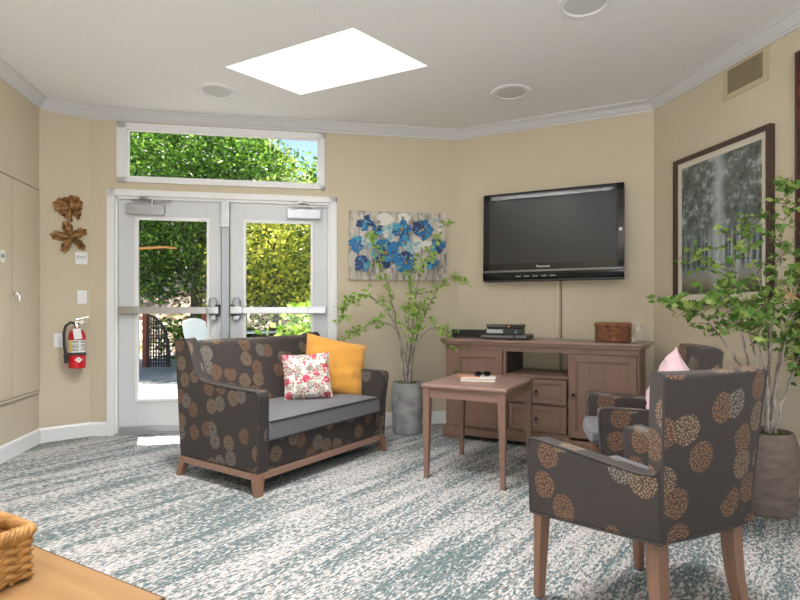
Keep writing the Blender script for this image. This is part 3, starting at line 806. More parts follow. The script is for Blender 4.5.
# ------------------------------------------------------------------ loveseat
W2 = .632; DP = .78
SR = R(56); su = Vector((math.cos(SR), math.sin(SR))); sv = Vector((-math.sin(SR), math.cos(SR)))
S0 = Vector((-.805, 3.075)) + su * W2 + sv * .03
t = thing('loveseat', 'two-seat grey upholstered loveseat with circle motifs in front of the double door', 'sofa', (S0.x, S0.y, 0), SR)
def arc(cx, cy, r, a0, a1, n=6): return [(cx + r * math.cos(R(a0 + (a1 - a0) * k / n)), cy + r * math.sin(R(a0 + (a1 - a0) * k / n))) for k in range(n + 1)]
side = [(0.0, .13), (-.012, .40), (-.03, .57)] + [(-.03, .592), (-.02, .607), (-.002, .612)] + [(.20, .615), (.44, .625), (.52, .637), (.565, .665), (.60, .72), (.635, .80), (.665, .865), (.685, .893), (.705, .900), (.80, .886), (.815, .87), (.79, .60), (.765, .30), (.75, .13)]
for sgn in (-1, 1):
    x0, x1 = (-W2, -W2 + .082) if sgn < 0 else (W2 - .082, W2)
    g = G()
    def flare(co, s=sgn): return Vector((co.x + s * .018 * max(0, (co.z - .3) / .3) * max(0, 1 - max(0, co.y) / .6), co.y, co.z))
    g.prism(side, x0, x1, 'x', r=.018, seg=4, shear=flare)
    o = obj('arm', g, M['fab'], t, uv=True)
    g = G()
    xo = -W2 + .004 if sgn < 0 else W2 - .004; xi = -W2 + .078 if sgn < 0 else W2 - .078
    for xx in (xo, xi): g.tube([flare(Vector((xx, y, z))) for y, z in side[:16]], .005, 6)
    obj('piping', g, M['fabpipe'], o)
g = G(); g.prism([(.50, .30), (.52, .44), (.585, .66), (.645, .84), (.67, .872), (.71, .885), (.78, .875), (.80, .85), (.765, .45), (.75, .14), (.60, .14)], -W2 + .07, W2 - .07, 'x', r=.006)
obj('backrest', g, M['fab'], t, uv=True)
g = G(); g.box(-W2 + .07, W2 - .07, .012, .10, .13, .315, .012, 3); obj('front_panel', g, M['fab'], t, uv=True)
g = G(); g.box(-W2 + .07, W2 - .07, .05, .74, .135, .30, .01); obj('seat_deck', g, M['piping'], t)
def cush(u, v):
    return None
g = G()
def seat_fn(top):
    def fn(u, v):
        x = (-W2 + .084) + u * (2 * W2 - .168); y = -.022 + v * .58
        crown_ = .026 * max(0, 1 - (2 * u - 1) ** 4) ** .7 * max(0, 1 - (2 * v - 1) ** 6) ** .6
        return (x, y, .425 + crown_ if top else .312)
    return fn
g.box(-W2 + .082, W2 - .082, -.025, .56, .312, .425, .016, 3); g.grid(seat_fn(True), 24, 16)
sc_ = obj('seat_cushion', g, M['fabseat'], t)
g = G(); g.tube([(-W2 + .084, -.023, .424), (0, -.026, .426), (W2 - .084, -.023, .424)], .006, 6); g.tube([(-W2 + .084, -.023, .316), (W2 - .084, -.023, .316)], .005, 6); obj('piping', g, M['piping'], sc_)
g = G()
g.box(-W2 + .002, W2 - .002, .0, .035, .088, .13, .003); obj('front_rail', g, M['legx'], t)
g = G(); g.box(-W2 + .002, W2 - .002, .715, .75, .088, .13, .003); obj('back_rail', g, M['legx'], t)
for x0, x1 in ((-W2 + .002, -W2 + .037), (W2 - .037, W2 - .002)):
    g = G(); g.box(x0, x1, .035, .715, .088, .13, .003); obj('side_rail', g, M['legx'], t)
for sx in (-1, 1):
    for sy in (0, 1):
        g = G(); X0 = sx * (W2 - .001); Xi = sx * (W2 - .065); xb = sx * (W2 + .012); xbi = sx * (W2 - .028)
        y0, y1 = (-.003, .06) if sy == 0 else (.753, .69); yb, ybi = (-.02, .02) if sy == 0 else (.775, .735)
        q = lambda xa, xc, ya, yc, z: [(xa, ya, z), (xc, ya, z), (xc, yc, z), (xa, yc, z)]
        g.hexa(q(xb, xbi, yb, ybi, 0), q(X0, Xi, y0, y1, .128), .003); obj('leg', g, M['leg'], t)

def sofa_pt(x, y, z): p = S0 + su * x + sv * y; return (p.x, p.y, z)
gf = NG('floral_print', (.7, .65, .6), .8)
fv = gf.coord('Object', (1, 1, 1), rot=(R(90), 0, 0), loc=(.02, .03, 0)); vo = gf.voro(fv, 14, .75, '2D')
sp_ = gf.n('ShaderNodeSeparateColor'); gf.l(vo.outputs['Color'], sp_.inputs[0])
pk = gf.ramp(sp_.outputs[0], [(0, (.60, .04, .10)), (.38, (.34, .30, .25)), (.74, (.68, .64, .60))], 'CONSTANT')
pet = gf.math('MULTIPLY', gf.noise(fv, 60, 2), .28)
flw = gf.math('LESS_THAN', gf.math('ADD', vo.outputs['Distance'], pet), .52)
vs = gf.voro(fv, 48, 1., '2D'); tw = gf.math('LESS_THAN', vs.outputs['Distance'], .40); sp2 = gf.n('ShaderNodeSeparateColor'); gf.l(vs.outputs['Color'], sp2.inputs[0])
bg = gf.mix(tw, (.78, .73, .68), gf.ramp(sp2.outputs[1], [(0, (.60, .12, .14)), (.35, (.45, .38, .25)), (.7, (.78, .73, .68))], 'CONSTANT'))
ring = gf.math('GREATER_THAN', gf.noise(fv, 95, 2), .44)
gf.color(gf.mix(gf.math('MULTIPLY', flw, ring), bg, pk))
M['floral'] = gf.m
pillow('throw_pillow', 'large mustard yellow throw pillow leaning in the loveseat corner', sofa_pt(.345, .285, .440), (R(-20), R(13), R(24)), .50, .45, .17, M['mustard'], 3)
pillow('throw_pillow', 'small floral throw pillow in pink, grey and cream on the loveseat', sofa_pt(.065, .255, .455), (R(-17), R(-2.5), R(16)), .335, .325, .13, M['floral'], 8)

# ------------------------------------------------------------------ armchairs
def make_chair(label, loc, rz):
    t = thing('armchair', label, 'armchair', loc, rz, 'medallion armchairs')
    # local: front -y. arms taper in plan from half-width .29 (front) to .25 (back)
    def xin(y): return .285 - (y + .27) * .122
    prof = [(-.262, .318), (-.268, .44), (-.275, .575), (-.268, .594), (-.245, .600), (.0, .588), (.18, .578), (.24, .585), (.262, .62), (.262, .385), (.18, .374), (0, .35), (-.15, .33)]
    for s in (-1, 1):
        g = G()
        g.prism(prof, 0, .075, 'x', r=.014, seg=4, shear=lambda co, s=s: Vector((s * (xin(co.y) - .075 + co.x), co.y, co.z)))
        a = obj('arm', g, M['fab'], t, uv=True, fixn=True)
        g = G()
        g.tube([(s * (xin(y) - .003), y, z) for y, z in prof[:9]], .0045, 6); g.tube([(s * (xin(y) - .004), y, z) for y, z in prof[9:] + prof[:1]], .0045, 6)
        obj('piping', g, M['fabpipe'], a)
    # barrel back: outer shell swept in plan
    def shell(u, z, inner):
        a = 2 * u - 1
        hw = .206 + .036 * (z - .38) / .5
        y = .255 + (.012 + .024 * max(0, z - .38) / .5) * (1 - abs(a) ** 2.4) + .035 * max(0, (z - .38) / .52) ** 1.3
        x = a * hw
        if inner: x *= .86; y -= .075
        return Vector((x, y, z))
    b = bmesh.new(); NU, NV = 28, 14; rings = []
    for j in range(NV + 1):
        z = .385 + (.880 - .385) * j / NV
        ring_ = [shell(i / NU, z, False) for i in range(NU + 1)] + [shell(1 - i / NU, z, True) for i in range(NU + 1)]
        rings.append([b.verts.new(p) for p in ring_])
    n = len(rings[0])
    for r0, r1 in zip(rings, rings[1:]):
        for k in range(n): b.faces.new((r0[k], r0[(k + 1) % n], r1[(k + 1) % n], r1[k]))
    # rounded top and closed bottom
    last = rings[-1]
    cen = [(last[k].co + last[n - 1 - k].co) / 2 for k in range(n)]
    for h, f in ((.012, .86), (.018, .5)):
        nr = [b.verts.new(cen[k] + (Vector(last[k].co) - cen[k]) * f + Vector((0, 0, h))) for k in range(n)]
        for k in range(n): b.faces.new((rings[-1][k], rings[-1][(k + 1) % n], nr[(k + 1) % n], nr[k]))
        rings.append(nr)
    top = rings[-1]
    for k in range(NU): b.faces.new((top[k], top[k + 1], top[n - 2 - k], top[n - 1 - k]))
    bot = rings[0]
    for k in range(NU): b.faces.new((bot[k + 1], bot[k], bot[n - 1 - k], bot[n - 2 - k]))
    bmesh.ops.recalc_face_normals(b, faces=b.faces)
    g = G(); g.merge(b); bk = obj('backrest', g, M['fab'], t, uv=True, ang=50)
    g = G()
    for u in (0.005, .995): g.tube([shell(u, .385 + k * .05, False) for k in range(11)], .0045, 6)
    g.tube([shell(k / 20, .386, False) for k in range(21)], .005, 6)
    obj('piping', g, M['fabpipe'], bk)
    g = G(); g.prism([(-.203, -.255), (.203, -.255), (.155, .19), (-.155, .19)], .345, .40, 'z', r=.01); obj('seat_frame', g, M['fab'], t, uv=True)
    b = bmesh.new()
    g = G(); g.prism([(-.206, -.295), (-.1, -.310), (.1, -.310), (.206, -.295), (.155, .21), (-.155, .21)], .395, .475, 'z', r=.028, seg=5); obj('seat_cushion', g, M['fabseat'], t, ang=60)
    for s in (-1, 1):
        g = G(); q = lambda x, y, w, z: [(x - w, y - w, z), (x + w, y - w, z), (x + w, y + w, z), (x - w, y + w, z)]
        g.hexa(q(s * .262, -.235, .015, 0.004), q(s * .252, -.232, .023, .325), .003); lg = obj('leg', g, M['leg'], t)
        g = G(); g.lathe([(.010, 0), (.011, .005)], 12, T=Matrix.Translation((s * .262, -.235, 0))); obj('foot_glide', g, M['black'], lg)
        g = G(); zs = [.004, .1, .2, .3, .39]; ys = [.275, .245, .224, .214, .212]; ws = [.015, .018, .021, .023, .023]; xs = [.186, .183, .18, .178, .178]
        bm = bmesh.new(); rg = [[bm.verts.new(p) for p in q(s * xs[i], ys[i], ws[i], zs[i])] for i in range(5)]
        for r0, r1 in zip(rg, rg[1:]):
            for k in range(4): bm.faces.new((r0[k], r0[(k + 1) % 4], r1[(k + 1) % 4], r1[k]))
        bm.faces.new(rg[0][::-1]); bm.faces.new(rg[-1]); bmesh.ops.recalc_face_normals(bm, faces=bm.faces); g.merge(bm)
        lg = obj('leg', g, M['leg'], t)
        g = G(); g.lathe([(.010, 0), (.011, .005)], 12, T=Matrix.Translation((s * .186, .275, 0))); obj('foot_glide', g, M['black'], lg)
    return t
ch1 = make_chair('armchair in the right foreground seen from behind, brown circle motifs', (.862, 1.91, 0), R(205))
ch2 = dup(ch1, (1.313, 2.845, 0), R(257), 'armchair holding a pale pink pillow, behind the foreground armchair')
c2 = math.cos(R(257)); s2 = math.sin(R(257))
def ch2_pt(x, y, z): return (1.313 + x * c2 - y * s2, 2.845 + x * s2 + y * c2, z)
pillow('throw_pillow', 'pale pink throw pillow standing on the rear armchair', ch2_pt(.06, .035, .50), (R(14), R(-32), R(257 - 180)), .36, .36, .13, M['pink'], 5)

# ------------------------------------------------------------------ side table with book
ta = R(-27.6); T0 = (.544, 3.62)
t = thing('side_table', 'small square-legged wooden side table between the loveseat and armchairs', 'table', (*T0, 0), ta)
g = G(); g.box(-.285, .285, -.345, .345, .588, .610, .006, 3); obj('tabletop', g, M['woodtop'], t)
for x0, x1, y0, y1 in ((-.235, .235, -.328, -.308), (-.235, .235, .308, .328), (-.268, -.248, -.30, .30), (.248, .268, -.30, .30)):
    g = G(); g.box(x0, x1, y0, y1, .523, .588, .002); obj('apron', g, M['wood_x'], t)
for sx in (-1, 1):
    for sy in (-1, 1):
        g = G(); q = lambda x, y, w, z: [(x - w, y - w, z), (x + w, y - w, z), (x + w, y + w, z), (x - w, y + w, z)]
        bm = bmesh.new(); rg = [[bm.verts.new(p) for p in q(sx * x, sy * y, w, z)] for x, y, w, z in ((.254, .316, .0135, 0), (.250, .312, .023, .49), (.250, .312, .023, .588))]
        for r0, r1 in zip(rg, rg[1:]):
            for k in range(4): bm.faces.new((r0[k], r0[(k + 1) % 4], r1[(k + 1) % 4], r1[k]))
        bm.faces.new(rg[0][::-1]); bm.faces.new(rg[-1]); bmesh.ops.recalc_face_normals(bm, faces=bm.faces); g.merge(bm)
        obj('leg', g, M['wood_z'], t)
t = thing('book', 'white covered book lying on the side table', 'book', (.535, 3.63, .610), R(-12))
g = G(); g.box(-.11, .11, -.075, .075, .003, .018); obj('pages', g, M['paper'], t)
g = G(); g.box(-.115, .115, -.08, .08, 0, .003, .001); g.box(-.115, .115, -.08, .08, .018, .021, .001); g.box(-.115, -.111, -.08, .08, 0, .021, .001); obj('cover', g, M['bookwhite'], t)
g = G(); g.box(-.075, .075, -.05, .05, 0, .0015)
o = tag(obj('leaflet', g, M['orange'], None, (.475, 3.655, .6313), R(-12)), 'orange leaflet lying on the white book', 'leaflet')
t = thing('sunglasses', 'dark folded sunglasses on top of the white book', 'glasses', (.565, 3.65, .6315), R(10))
for s in (-1, 1):
    g = G(); g.prism([(x + s * .032, z) for x, z in arc(0, .018, .026, 0, 360, 20)[:-1]], -.004, .004, 'y', r=.002, seg=2, T=Matrix.Translation((0, 0, .006)) @ Matrix.Scale(.7, 4, (0, 0, 1))); obj('lens', g, M['blackgloss'], t)
g = G(); g.tube([(-.058, 0, .024), (-.03, .0, .031), (0, 0, .027), (.03, 0, .031), (.058, 0, .024)], .003, 8); obj('bridge', g, M['black'], t)
for s in (-1, 1):
    g = G(); g.tube([(s * .058, 0, .024), (s * .056, .012, .022), (-s * .05, .020 + .008 * s, .012)], .0028, 8); obj('temple', g, M['black'], t)

# ------------------------------------------------------------------ credenza
ca = R(-29.5); C0 = Vector((.394, 4.57)); CD = .46; CL = 1.52
t = thing('credenza', 'long taupe wooden media credenza with open niche below the television', 'cabinet', (C0.x, C0.y, 0), ca)
cz_ = .80
g = G()
g.prism([(-.025, -.03), (CL + .025, -.03), (CL + .06, .005), (CL + .06, CD + .01), (-.06, CD + .01), (-.06, .005)], cz_ + .020, cz_ + .045, 'z', r=.006)
g.prism([(-.012, -.017), (CL + .012, -.017), (CL + .042, .013), (CL + .042, CD), (-.042, CD), (-.042, .013)], cz_, cz_ + .020, 'z', r=.004)
obj('top', g, M['woodtop'], t)
g = G()
g.box(-.03, CL + .03, -.004, CD, .036, .098, .004); g.box(-.02, CL + .02, -.012, .0, .04, .085, .004)
for x0, x1 in ((-.03, .13), (CL - .13, CL + .03)): g.box(x0, x1, -.004, .05, 0, .04, .003); g.box(x0, x1, CD - .05, CD, 0, .04, .003)
obj('plinth', g, M['wood_x'], t)
g = G()
z0, z1 = .098, cz_
g.box(0, .53, .008, .022, z0, z1)                         # left unit front field (behind the door)
for x0, x1 in ((0, .018), (.512, .53), (1.02, 1.038), (CL - .018, CL)): g.box(x0, x1, .002, CD - .002, z0, z1)
g.box(0, .53, CD - .012, CD, z0, z1); g.box(1.02, CL, CD - .012, CD, z0, z1)
g.box(0, .08, 0, .02, z0, z1, .002); g.box(.508, .53, 0, .02, z0, z1, .002)
g.box(.53, 1.02, .0, CD, .555, .575); g.box(.53, 1.02, .0, .02, .345, .358); g.box(.53, 1.02, 0, .02, z0, .135)
g.box(.53, 1.02, CD - .012, CD, z0, .555)
g.box(0, CL, 0, CD, cz_ - .045, cz_ - .001)
g.box(CL - .018, CL, 0, .02, z0, z1, .002)
obj('carcass', g, M['wood_z'], t)
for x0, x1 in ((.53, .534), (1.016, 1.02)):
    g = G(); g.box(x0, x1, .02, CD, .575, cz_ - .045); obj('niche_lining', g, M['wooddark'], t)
def panel_front(name, x0, x1, za, zb, st):
    g = G(); y0 = -.020
    g.box(x0, x0 + st, y0, 0, za, zb, .003); g.box(x1 - st, x1, y0, 0, za, zb, .003); g.box(x0 + st, x1 - st, y0, 0, za, za + st, .003); g.box(x0 + st, x1 - st, y0, 0, zb - st, zb, .003)
    for a, b_, c, e in ((x0 + st, x0 + st + .01, za + st, zb - st), (x1 - st - .01, x1 - st, za + st, zb - st), (x0 + st, x1 - st, za + st, za + st + .01), (x0 + st, x1 - st, zb - st - .01, zb - st)):
        g.box(a, b_, y0 + .006, 0, c, e, .003)
    g.box(x0 + st, x1 - st, y0 + .012, 0, za + st, zb - st)
    return obj(name, g, M['wood_z'], t)
def pull(parent, x, z):
    g = G(); g.lathe([(.004, 0), (.004, .012), (.011, .016), (.012, .022), (.006, .026)], 14, T=Matrix.Translation((x, -.020, z)) @ Matrix.Rotation(R(90), 4, 'X'))
    g.tube([(x + .012 * math.sin(a_), -.036, z - .018 + .015 * math.cos(a_)) for a_ in [k * PI / 8 for k in range(16)]], .0025, 6, closed=True)
    obj('pull_handle', g, plain('dark_iron', (.03, .028, .03), .35, .8), parent)
dl = panel_front('door', .084, .506, .122, .752, .052); pull(dl, .475, .44)
dr_ = panel_front('door', 1.030, 1.502, .122, .752, .052); pull(dr_, 1.066, .45)
d_ = panel_front('drawer', .560, 1.012, .362, .548, .034); pull(d_, .786, .455)
d_ = panel_front('drawer', .560, 1.012, .140, .342, .034); pull(d_, .786, .245)
cu_, cv_ = Vector((math.cos(ca), math.sin(ca))), Vector((-math.sin(ca), math.cos(ca)))
def cred(x, y, z=cz_ + .0455): p = C0 + cu_ * x + cv_ * y; return (p.x, p.y, z)
t = thing('soundbar', 'long low black speaker box at the left end of the credenza', 'speaker', cred(.13, .33), ca + R(10))
g = G(); g.box(-.20, .20, -.05, .05, .004, .068, .004); obj('housing', g, M['black'], t)
g = G(); g.box(-.192, .192, -.053, -.049, .009, .063, .002); obj('grille', g, plain('black_grille', (.02, .02, .02), .8), t)
for s in (-.17, .17):
    g = G(); g.box(s - .02, s + .02, -.03, .03, 0, .005); obj('rubber_foot', g, M['rubber'], t)
t = thing('disc_player', 'slim black disc player at the bottom of the device stack on the credenza', 'media device', cred(.485, .165), ca + R(3), 'stacked media devices')
g = G(); g.box(-.195, .195, -.115, .115, .004, .040, .006); obj('housing', g, M['black'], t)
g = G(); g.box(-.19, .08, -.117, -.113, .014, .034, .001); g.box(.10, .185, -.117, -.113, .014, .034, .001); obj('front_panel', g, M['silverline'], t)
t = thing('cable_box', 'black cable box with pale sticker in the middle of the device stack', 'media device', cred(.47, .165, cz_ + .0855), ca + R(8), 'stacked media devices')
g = G(); g.box(-.15, .15, -.105, .105, .003, .046, .004); obj('housing', g, M['black'], t)
g = G(); g.box(-.135, .0, -.107, -.104, .012, .042); obj('sticker', g, plain('grey_sticker', (.42, .44, .46), .5), t)
g = G(); g.box(.10, .108, -.107, -.104, .012, .034); obj('indicator', g, plain('cyan_print', (.05, .4, .5), .5), t)
t = thing('router', 'small black box with orange mark on top of the device stack', 'media device', cred(.475, .17, cz_ + .132), ca + R(-2), 'stacked media devices')
g = G(); g.prism([(-.125, 0), (.125, 0), (.14, .014), (.14, .034), (-.14, .034), (-.14, .014)], -.09, .09, 'y', r=.003); obj('housing', g, M['black'], t)
g = G(); g.box(.045, .065, -.092, -.089, .016, .027); obj('orange_mark', g, plain('orange_print', (.8, .25, .03), .5), t)
g = G(); g.box(-.13, .03, -.092, -.089, .018, .030); obj('front_panel', g, M['silverline'], t)

# woven baskets
def woven(g, path, z0, z1, rows, n_st, rad, amp):
    """path(s)->(Vector pos2, Vector normal2) closed 0..1; over-under weave"""
    N = n_st * 6
    for r in range(rows):
        z = z0 + (z1 - z0) * (r + .5) / rows
        pts = []
        for k in range(N):
            s = k / N; p, nn = path(s); w = amp * math.sin(s * n_st * PI * 1 + r * PI) if n_st % 2 == 0 else amp * math.sin(s * n_st * PI + r * PI)
            q = p + nn * w; pts.append((q.x, q.y, z + rad * .25 * math.sin(s * n_st * 2 * PI)))
        g.tube(pts, rad, 6, closed=True)
def ellipse_path(a, b):
    def f(s):
        t_ = 2 * PI * s; p = Vector((a * math.cos(t_), b * math.sin(t_))); return p, Vector((math.cos(t_) / a, math.sin(t_) / b)).normalized()
    return f
def rrect_path(w, d, r):
    segs = [((-w + r, -d), (w - r, -d)), ('c', (w - r, -d + r), -90), ((w, -d + r), (w, d - r)), ('c', (w - r, d - r), 0), ((w - r, d), (-w + r, d)), ('c', (-w + r, d - r), 90), ((-w, d - r), (-w, -d + r)), ('c', (-w + r, -d + r), 180)]
    ln = [PI * r / 2 if s_[0] == 'c' else (Vector(s_[1]) - Vector(s_[0])).length for s_ in segs]; tot = sum(ln)
    def f(s):
        x = s * tot
        for sg, l_ in zip(segs, ln):
            if x <= l_ + 1e-9:
                k = x / l_
                if sg[0] == 'c':
                    a = R(sg[2] + 90 * k); nn = Vector((math.cos(a), math.sin(a))); return Vector(sg[1]) + nn * r, nn
                p0, p1 = Vector(sg[0]), Vector(sg[1]); d_ = (p1 - p0).normalized(); return p0 + (p1 - p0) * k, Vector((d_.y, -d_.x))
            x -= l_
        return Vector((-w + r, -d)), Vector((0, -1))
    return f
def rim(g, path, z, rad, turns, n=4, N=220):
    for j in range(n):
        pts = []
        for k in range(N):
            s = k / N; p, nn = path(s); a = 2 * PI * (turns * s + j / n); q = p + nn * rad * math.cos(a); pts.append((q.x, q.y, z + rad * math.sin(a)))
        g.tube(pts, rad * .75, 5, closed=True)
def basket(label, name, loc, rz, path, inner, h, rows, n_st, rad, amp, mat, mat2, rimturn):
    t = thing(name, label, 'basket', loc, rz)
    g = G(); woven(g, path, rad, h - rad, rows, n_st, rad, amp); bd = obj('woven_body', g, mat, t, ang=80)
    g = G()
    for k in range(n_st):
        p, nn = path((k + .5) / n_st); g.tube([(p.x, p.y, .002), (p.x, p.y, h)], rad * .7, 5)
    obj('stakes', g, mat, bd)
    g = G(); rim(g, path, h, rad * 1.35, rimturn); obj('braided_rim', g, mat2, t, ang=80)
    g = G(); g.prism([tuple(path(k / 48)[0] * .97) for k in range(48)], .002, .008, 'z'); obj('base', g, mat, t)
    return t
basket('round brown wicker basket at the right end of the credenza', 'wicker_basket', cred(1.315, .19), ca, ellipse_path(.120, .103), None, .130, 9, 26, .0078, .0062, M['wicker'], M['wicker'], 26)
g = G(); rng = random.Random(2)
def bagf(u, v):
    a = 2 * PI * u; z = .13 * v; r = (.055 + .025 * math.sin(3 * a + 4 * v) + .012 * math.sin(7 * a + 9 * v)) * (1 - .35 * v) + .006
    return (r * math.cos(a), r * .6 * math.sin(a), z)
g.grid(bagf, 28, 12)
mb = bpy.data.materials.new('clear_plastic'); mb.use_nodes = True; tt = mb.node_tree
for n_ in list(tt.nodes): tt.nodes.remove(n_)
o_ = tt.nodes.new('ShaderNodeOutputMaterial'); mx_ = tt.nodes.new('ShaderNodeMixShader'); a_ = tt.nodes.new('ShaderNodeBsdfTransparent'); b_ = tt.nodes.new('ShaderNodeBsdfGlossy'); b_.inputs['Roughness'].default_value = .15
mx_.inputs[0].default_value = .13; tt.links.new(a_.outputs[0], mx_.inputs[1]); tt.links.new(b_.outputs[0], mx_.inputs[2]); tt.links.new(mx_.outputs[0], o_.inputs[0])
tag(obj('plastic_bag', g, mb, None, cred(1.49, .26), 0), 'crumpled clear plastic bag beside the round wicker basket', 'bag')

# ------------------------------------------------------------------ foreground table with basket
FZ = .55
fa = math.atan2(-.198, .355); fu = Vector((math.cos(fa), math.sin(fa))); fvv = Vector((-math.sin(fa), math.cos(fa)))
FC = Vector((-.440, .988))
t = thing('wooden_table', 'tan wooden table in the lower left corner of the photo', 'table', (FC.x, FC.y, 0), fa)
TLn, TDp = 1.05, .62
g = G(); g.box(-TLn, 0, -TDp, 0, FZ - .026, FZ, .002); obj('tabletop', g, M['tan'], t)
g = G()
for x0, x1, y0, y1 in ((-TLn, .0035, 0, .0035), (-TLn, .0035, -TDp - .0035, -TDp), (0, .0035, -TDp, 0), (-TLn - .0035, -TLn, -TDp, 0)): g.box(x0, x1, y0, y1, FZ - .027, FZ - .0015)
obj('edge_band', g, M['tanedge'], t)
for x in (-TLn + .06, -.06):
    for y in (-TDp + .06, -.06):
        g = G(); g.box(x - .022, x + .022, y - .022, y + .022, 0, FZ - .026, .003); obj('leg', g, M['tanedge'], t)
bw, bd_ = .15, .10
bp = Vector((-.735, 1.062)) - fu * (bw + .012) - fvv * (bd_ + .012)
bp = Vector((-.731, 1.058)) + (-fu) * bw * 1.0 + (-fvv) * bd_ * 1.0
basket('golden rectangular wicker basket on the tan table at the photo\'s left edge', 'wicker_basket', (bp.x, bp.y, FZ), fa, rrect_path(bw, bd_, .014), None, .095, 10, 34, .0066, .0042, M['wickertan'], M['wickertan'], 30)

# ------------------------------------------------------------------ potted birches
def bezier_pts(P, n=10):
    out_ = []; P = [Vector(p) for p in P]
    for i in range(len(P) - 1):
        p0 = P[max(i - 1, 0)]; p1 = P[i]; p2 = P[i + 1]; p3 = P[min(i + 2, len(P) - 1)]
        for k in range(n):
            s = k / n
            out_.append(.5 * ((2 * p1) + (p2 - p0) * s + (2 * p0 - 5 * p1 + 4 * p2 - p3) * s * s + (3 * p1 - p0 - 3 * p2 + p3) * s ** 3))
    out_.append(P[-1]); return out_
def potted_birch(label, loc, potprof, mossz, mossr, potm, stems, leafm, leafsize, density, seed, twig_len=.16, rad=.011):
    rng = random.Random(seed)
    t = thing('potted_birch', label, 'plant', loc)
    g = G(); g.lathe(potprof, 40, cap1=False); obj('pot', g, potm, t, ang=50)
    g = G()
    def mf(u, v):
        r = mossr * u; a = 2 * PI * v
        return (r * math.cos(a), r * math.sin(a), mossz + .012 * math.sin(9 * a) * u + .010 * math.sin(31 * r * 10 + 5 * a) + .012 * (1 - u))
    g.grid(mf, 10, 40); bmesh.ops.remove_doubles(g.bm, verts=g.bm.verts, dist=1e-5); obj('moss', g, M['moss'], t)
    gl = G(); leaves = []
    for st in stems:
        pts = bezier_pts(st['p'], 8); n = len(pts); r0 = st.get('r', rad)
        g = G(); pts = [p + Vector((rng.gauss(0, .003), rng.gauss(0, .003), 0)) for p in pts]
        rr = [max(.0016, r0 * (1 - .86 * i / (n - 1))) for i in range(n)]
        g.tube(pts, rr, 7)
        made = False
        i0 = int(n * st.get('bare', .4))
        for i in range(i0, n):
            for _ in range(st.get('tw', 1)):
                if rng.random() < .72:
                    p = pts[i]; tg = (pts[min(i + 1, n - 1)] - pts[max(i - 1, 0)]).normalized()
                    d = (tg * .55 + Vector((rng.gauss(0, .7), rng.gauss(0, .7), rng.gauss(.12, .45)))).normalized()
                    L_ = twig_len * rng.uniform(.4, 1.25) * (1 - .4 * (i / n)); q = [p]
                    for k in range(1, 5):
                        q.append(p + d * L_ * k / 4 + Vector((rng.gauss(0, .006), rng.gauss(0, .006), -.10 * L_ * (k / 4) ** 2 + rng.gauss(0, .005))))
                    g.tube(q, [.0022, .002, .0016, .0012, .0008], 5, mi=1)
                    for k in range(1, 5):
                        for _ in range(density):
                            if rng.random() < .62: leaves.append((q[k] + Vector((rng.gauss(0, .012), rng.gauss(0, .012), rng.gauss(0, .01))), None))
            if rng.random() < .5: leaves.append((pts[i], None))
        obj('stem', g, [M['bark'], M['twig']], t, ang=80)
    add_leaves(gl, leaves, leafsize, rng)
    obj('foliage', gl, leafm, t, smooth=False)
    return t
# centre plant: local coordinates in metres around the pot axis
cstems = [
 {'p': [(-.03, 0, .44), (-.05, .0, .70), (-.10, .02, .98), (-.17, .0, 1.28), (-.27, .02, 1.62), (-.32, .0, 1.74)], 'r': .011},
 {'p': [(-.01, -.02, .44), (-.03, -.02, .72), (-.16, -.03, 1.05), (-.36, -.06, 1.22), (-.50, -.08, 1.18), (-.57, -.1, 1.04)], 'r': .010},
 {'p': [(.0, .03, .44), (.03, .02, .78), (.06, .03, 1.08), (.10, .0, 1.38), (.20, .0, 1.62), (.34, -.04, 1.84)], 'r': .011},
 {'p': [(.03, 0, .44), (.06, -.02, .76), (.14, -.05, 1.02), (.24, -.08, 1.22), (.36, -.10, 1.36), (.44, -.10, 1.36)], 'r': .010},
 {'p': [(.02, -.03, .44), (.05, -.04, .74), (.18, -.10, .92), (.32, -.16, .92), (.40, -.20, .80), (.42, -.22, .62)], 'r': .009, 'bare': .45},
 {'p': [(-.02, .02, .44), (.0, .02, .80), (.02, .02, 1.1), (.03, .03, 1.34), (.06, .02, 1.6)], 'r': .010},
 {'p': [(-.03, -.02, .44), (-.06, -.02, .72), (-.10, -.04, .92), (-.26, -.08, .98), (-.46, -.1, .90), (-.60, -.1, .78)], 'r': .008, 'bare': .5},
 {'p': [(.01, 0, .44), (.03, -.01, .66), (.05, -.05, .86), (.08, -.08, 1.0), (.10, -.1, 1.12)], 'r': .008},
]
pot1 = [(.118, 0), (.128, .01), (.138, .20), (.140, .38), (.134, .43), (.126, .45), (.116, .447), (.112, .42)]
potted_birch('tall airy birch in a grey concrete pot beside the loveseat', (.065, 4.745, 0), pot1, .425, .114, M['concrete'], cstems, M['leaf_birch'], .042, 3, 11, .15)
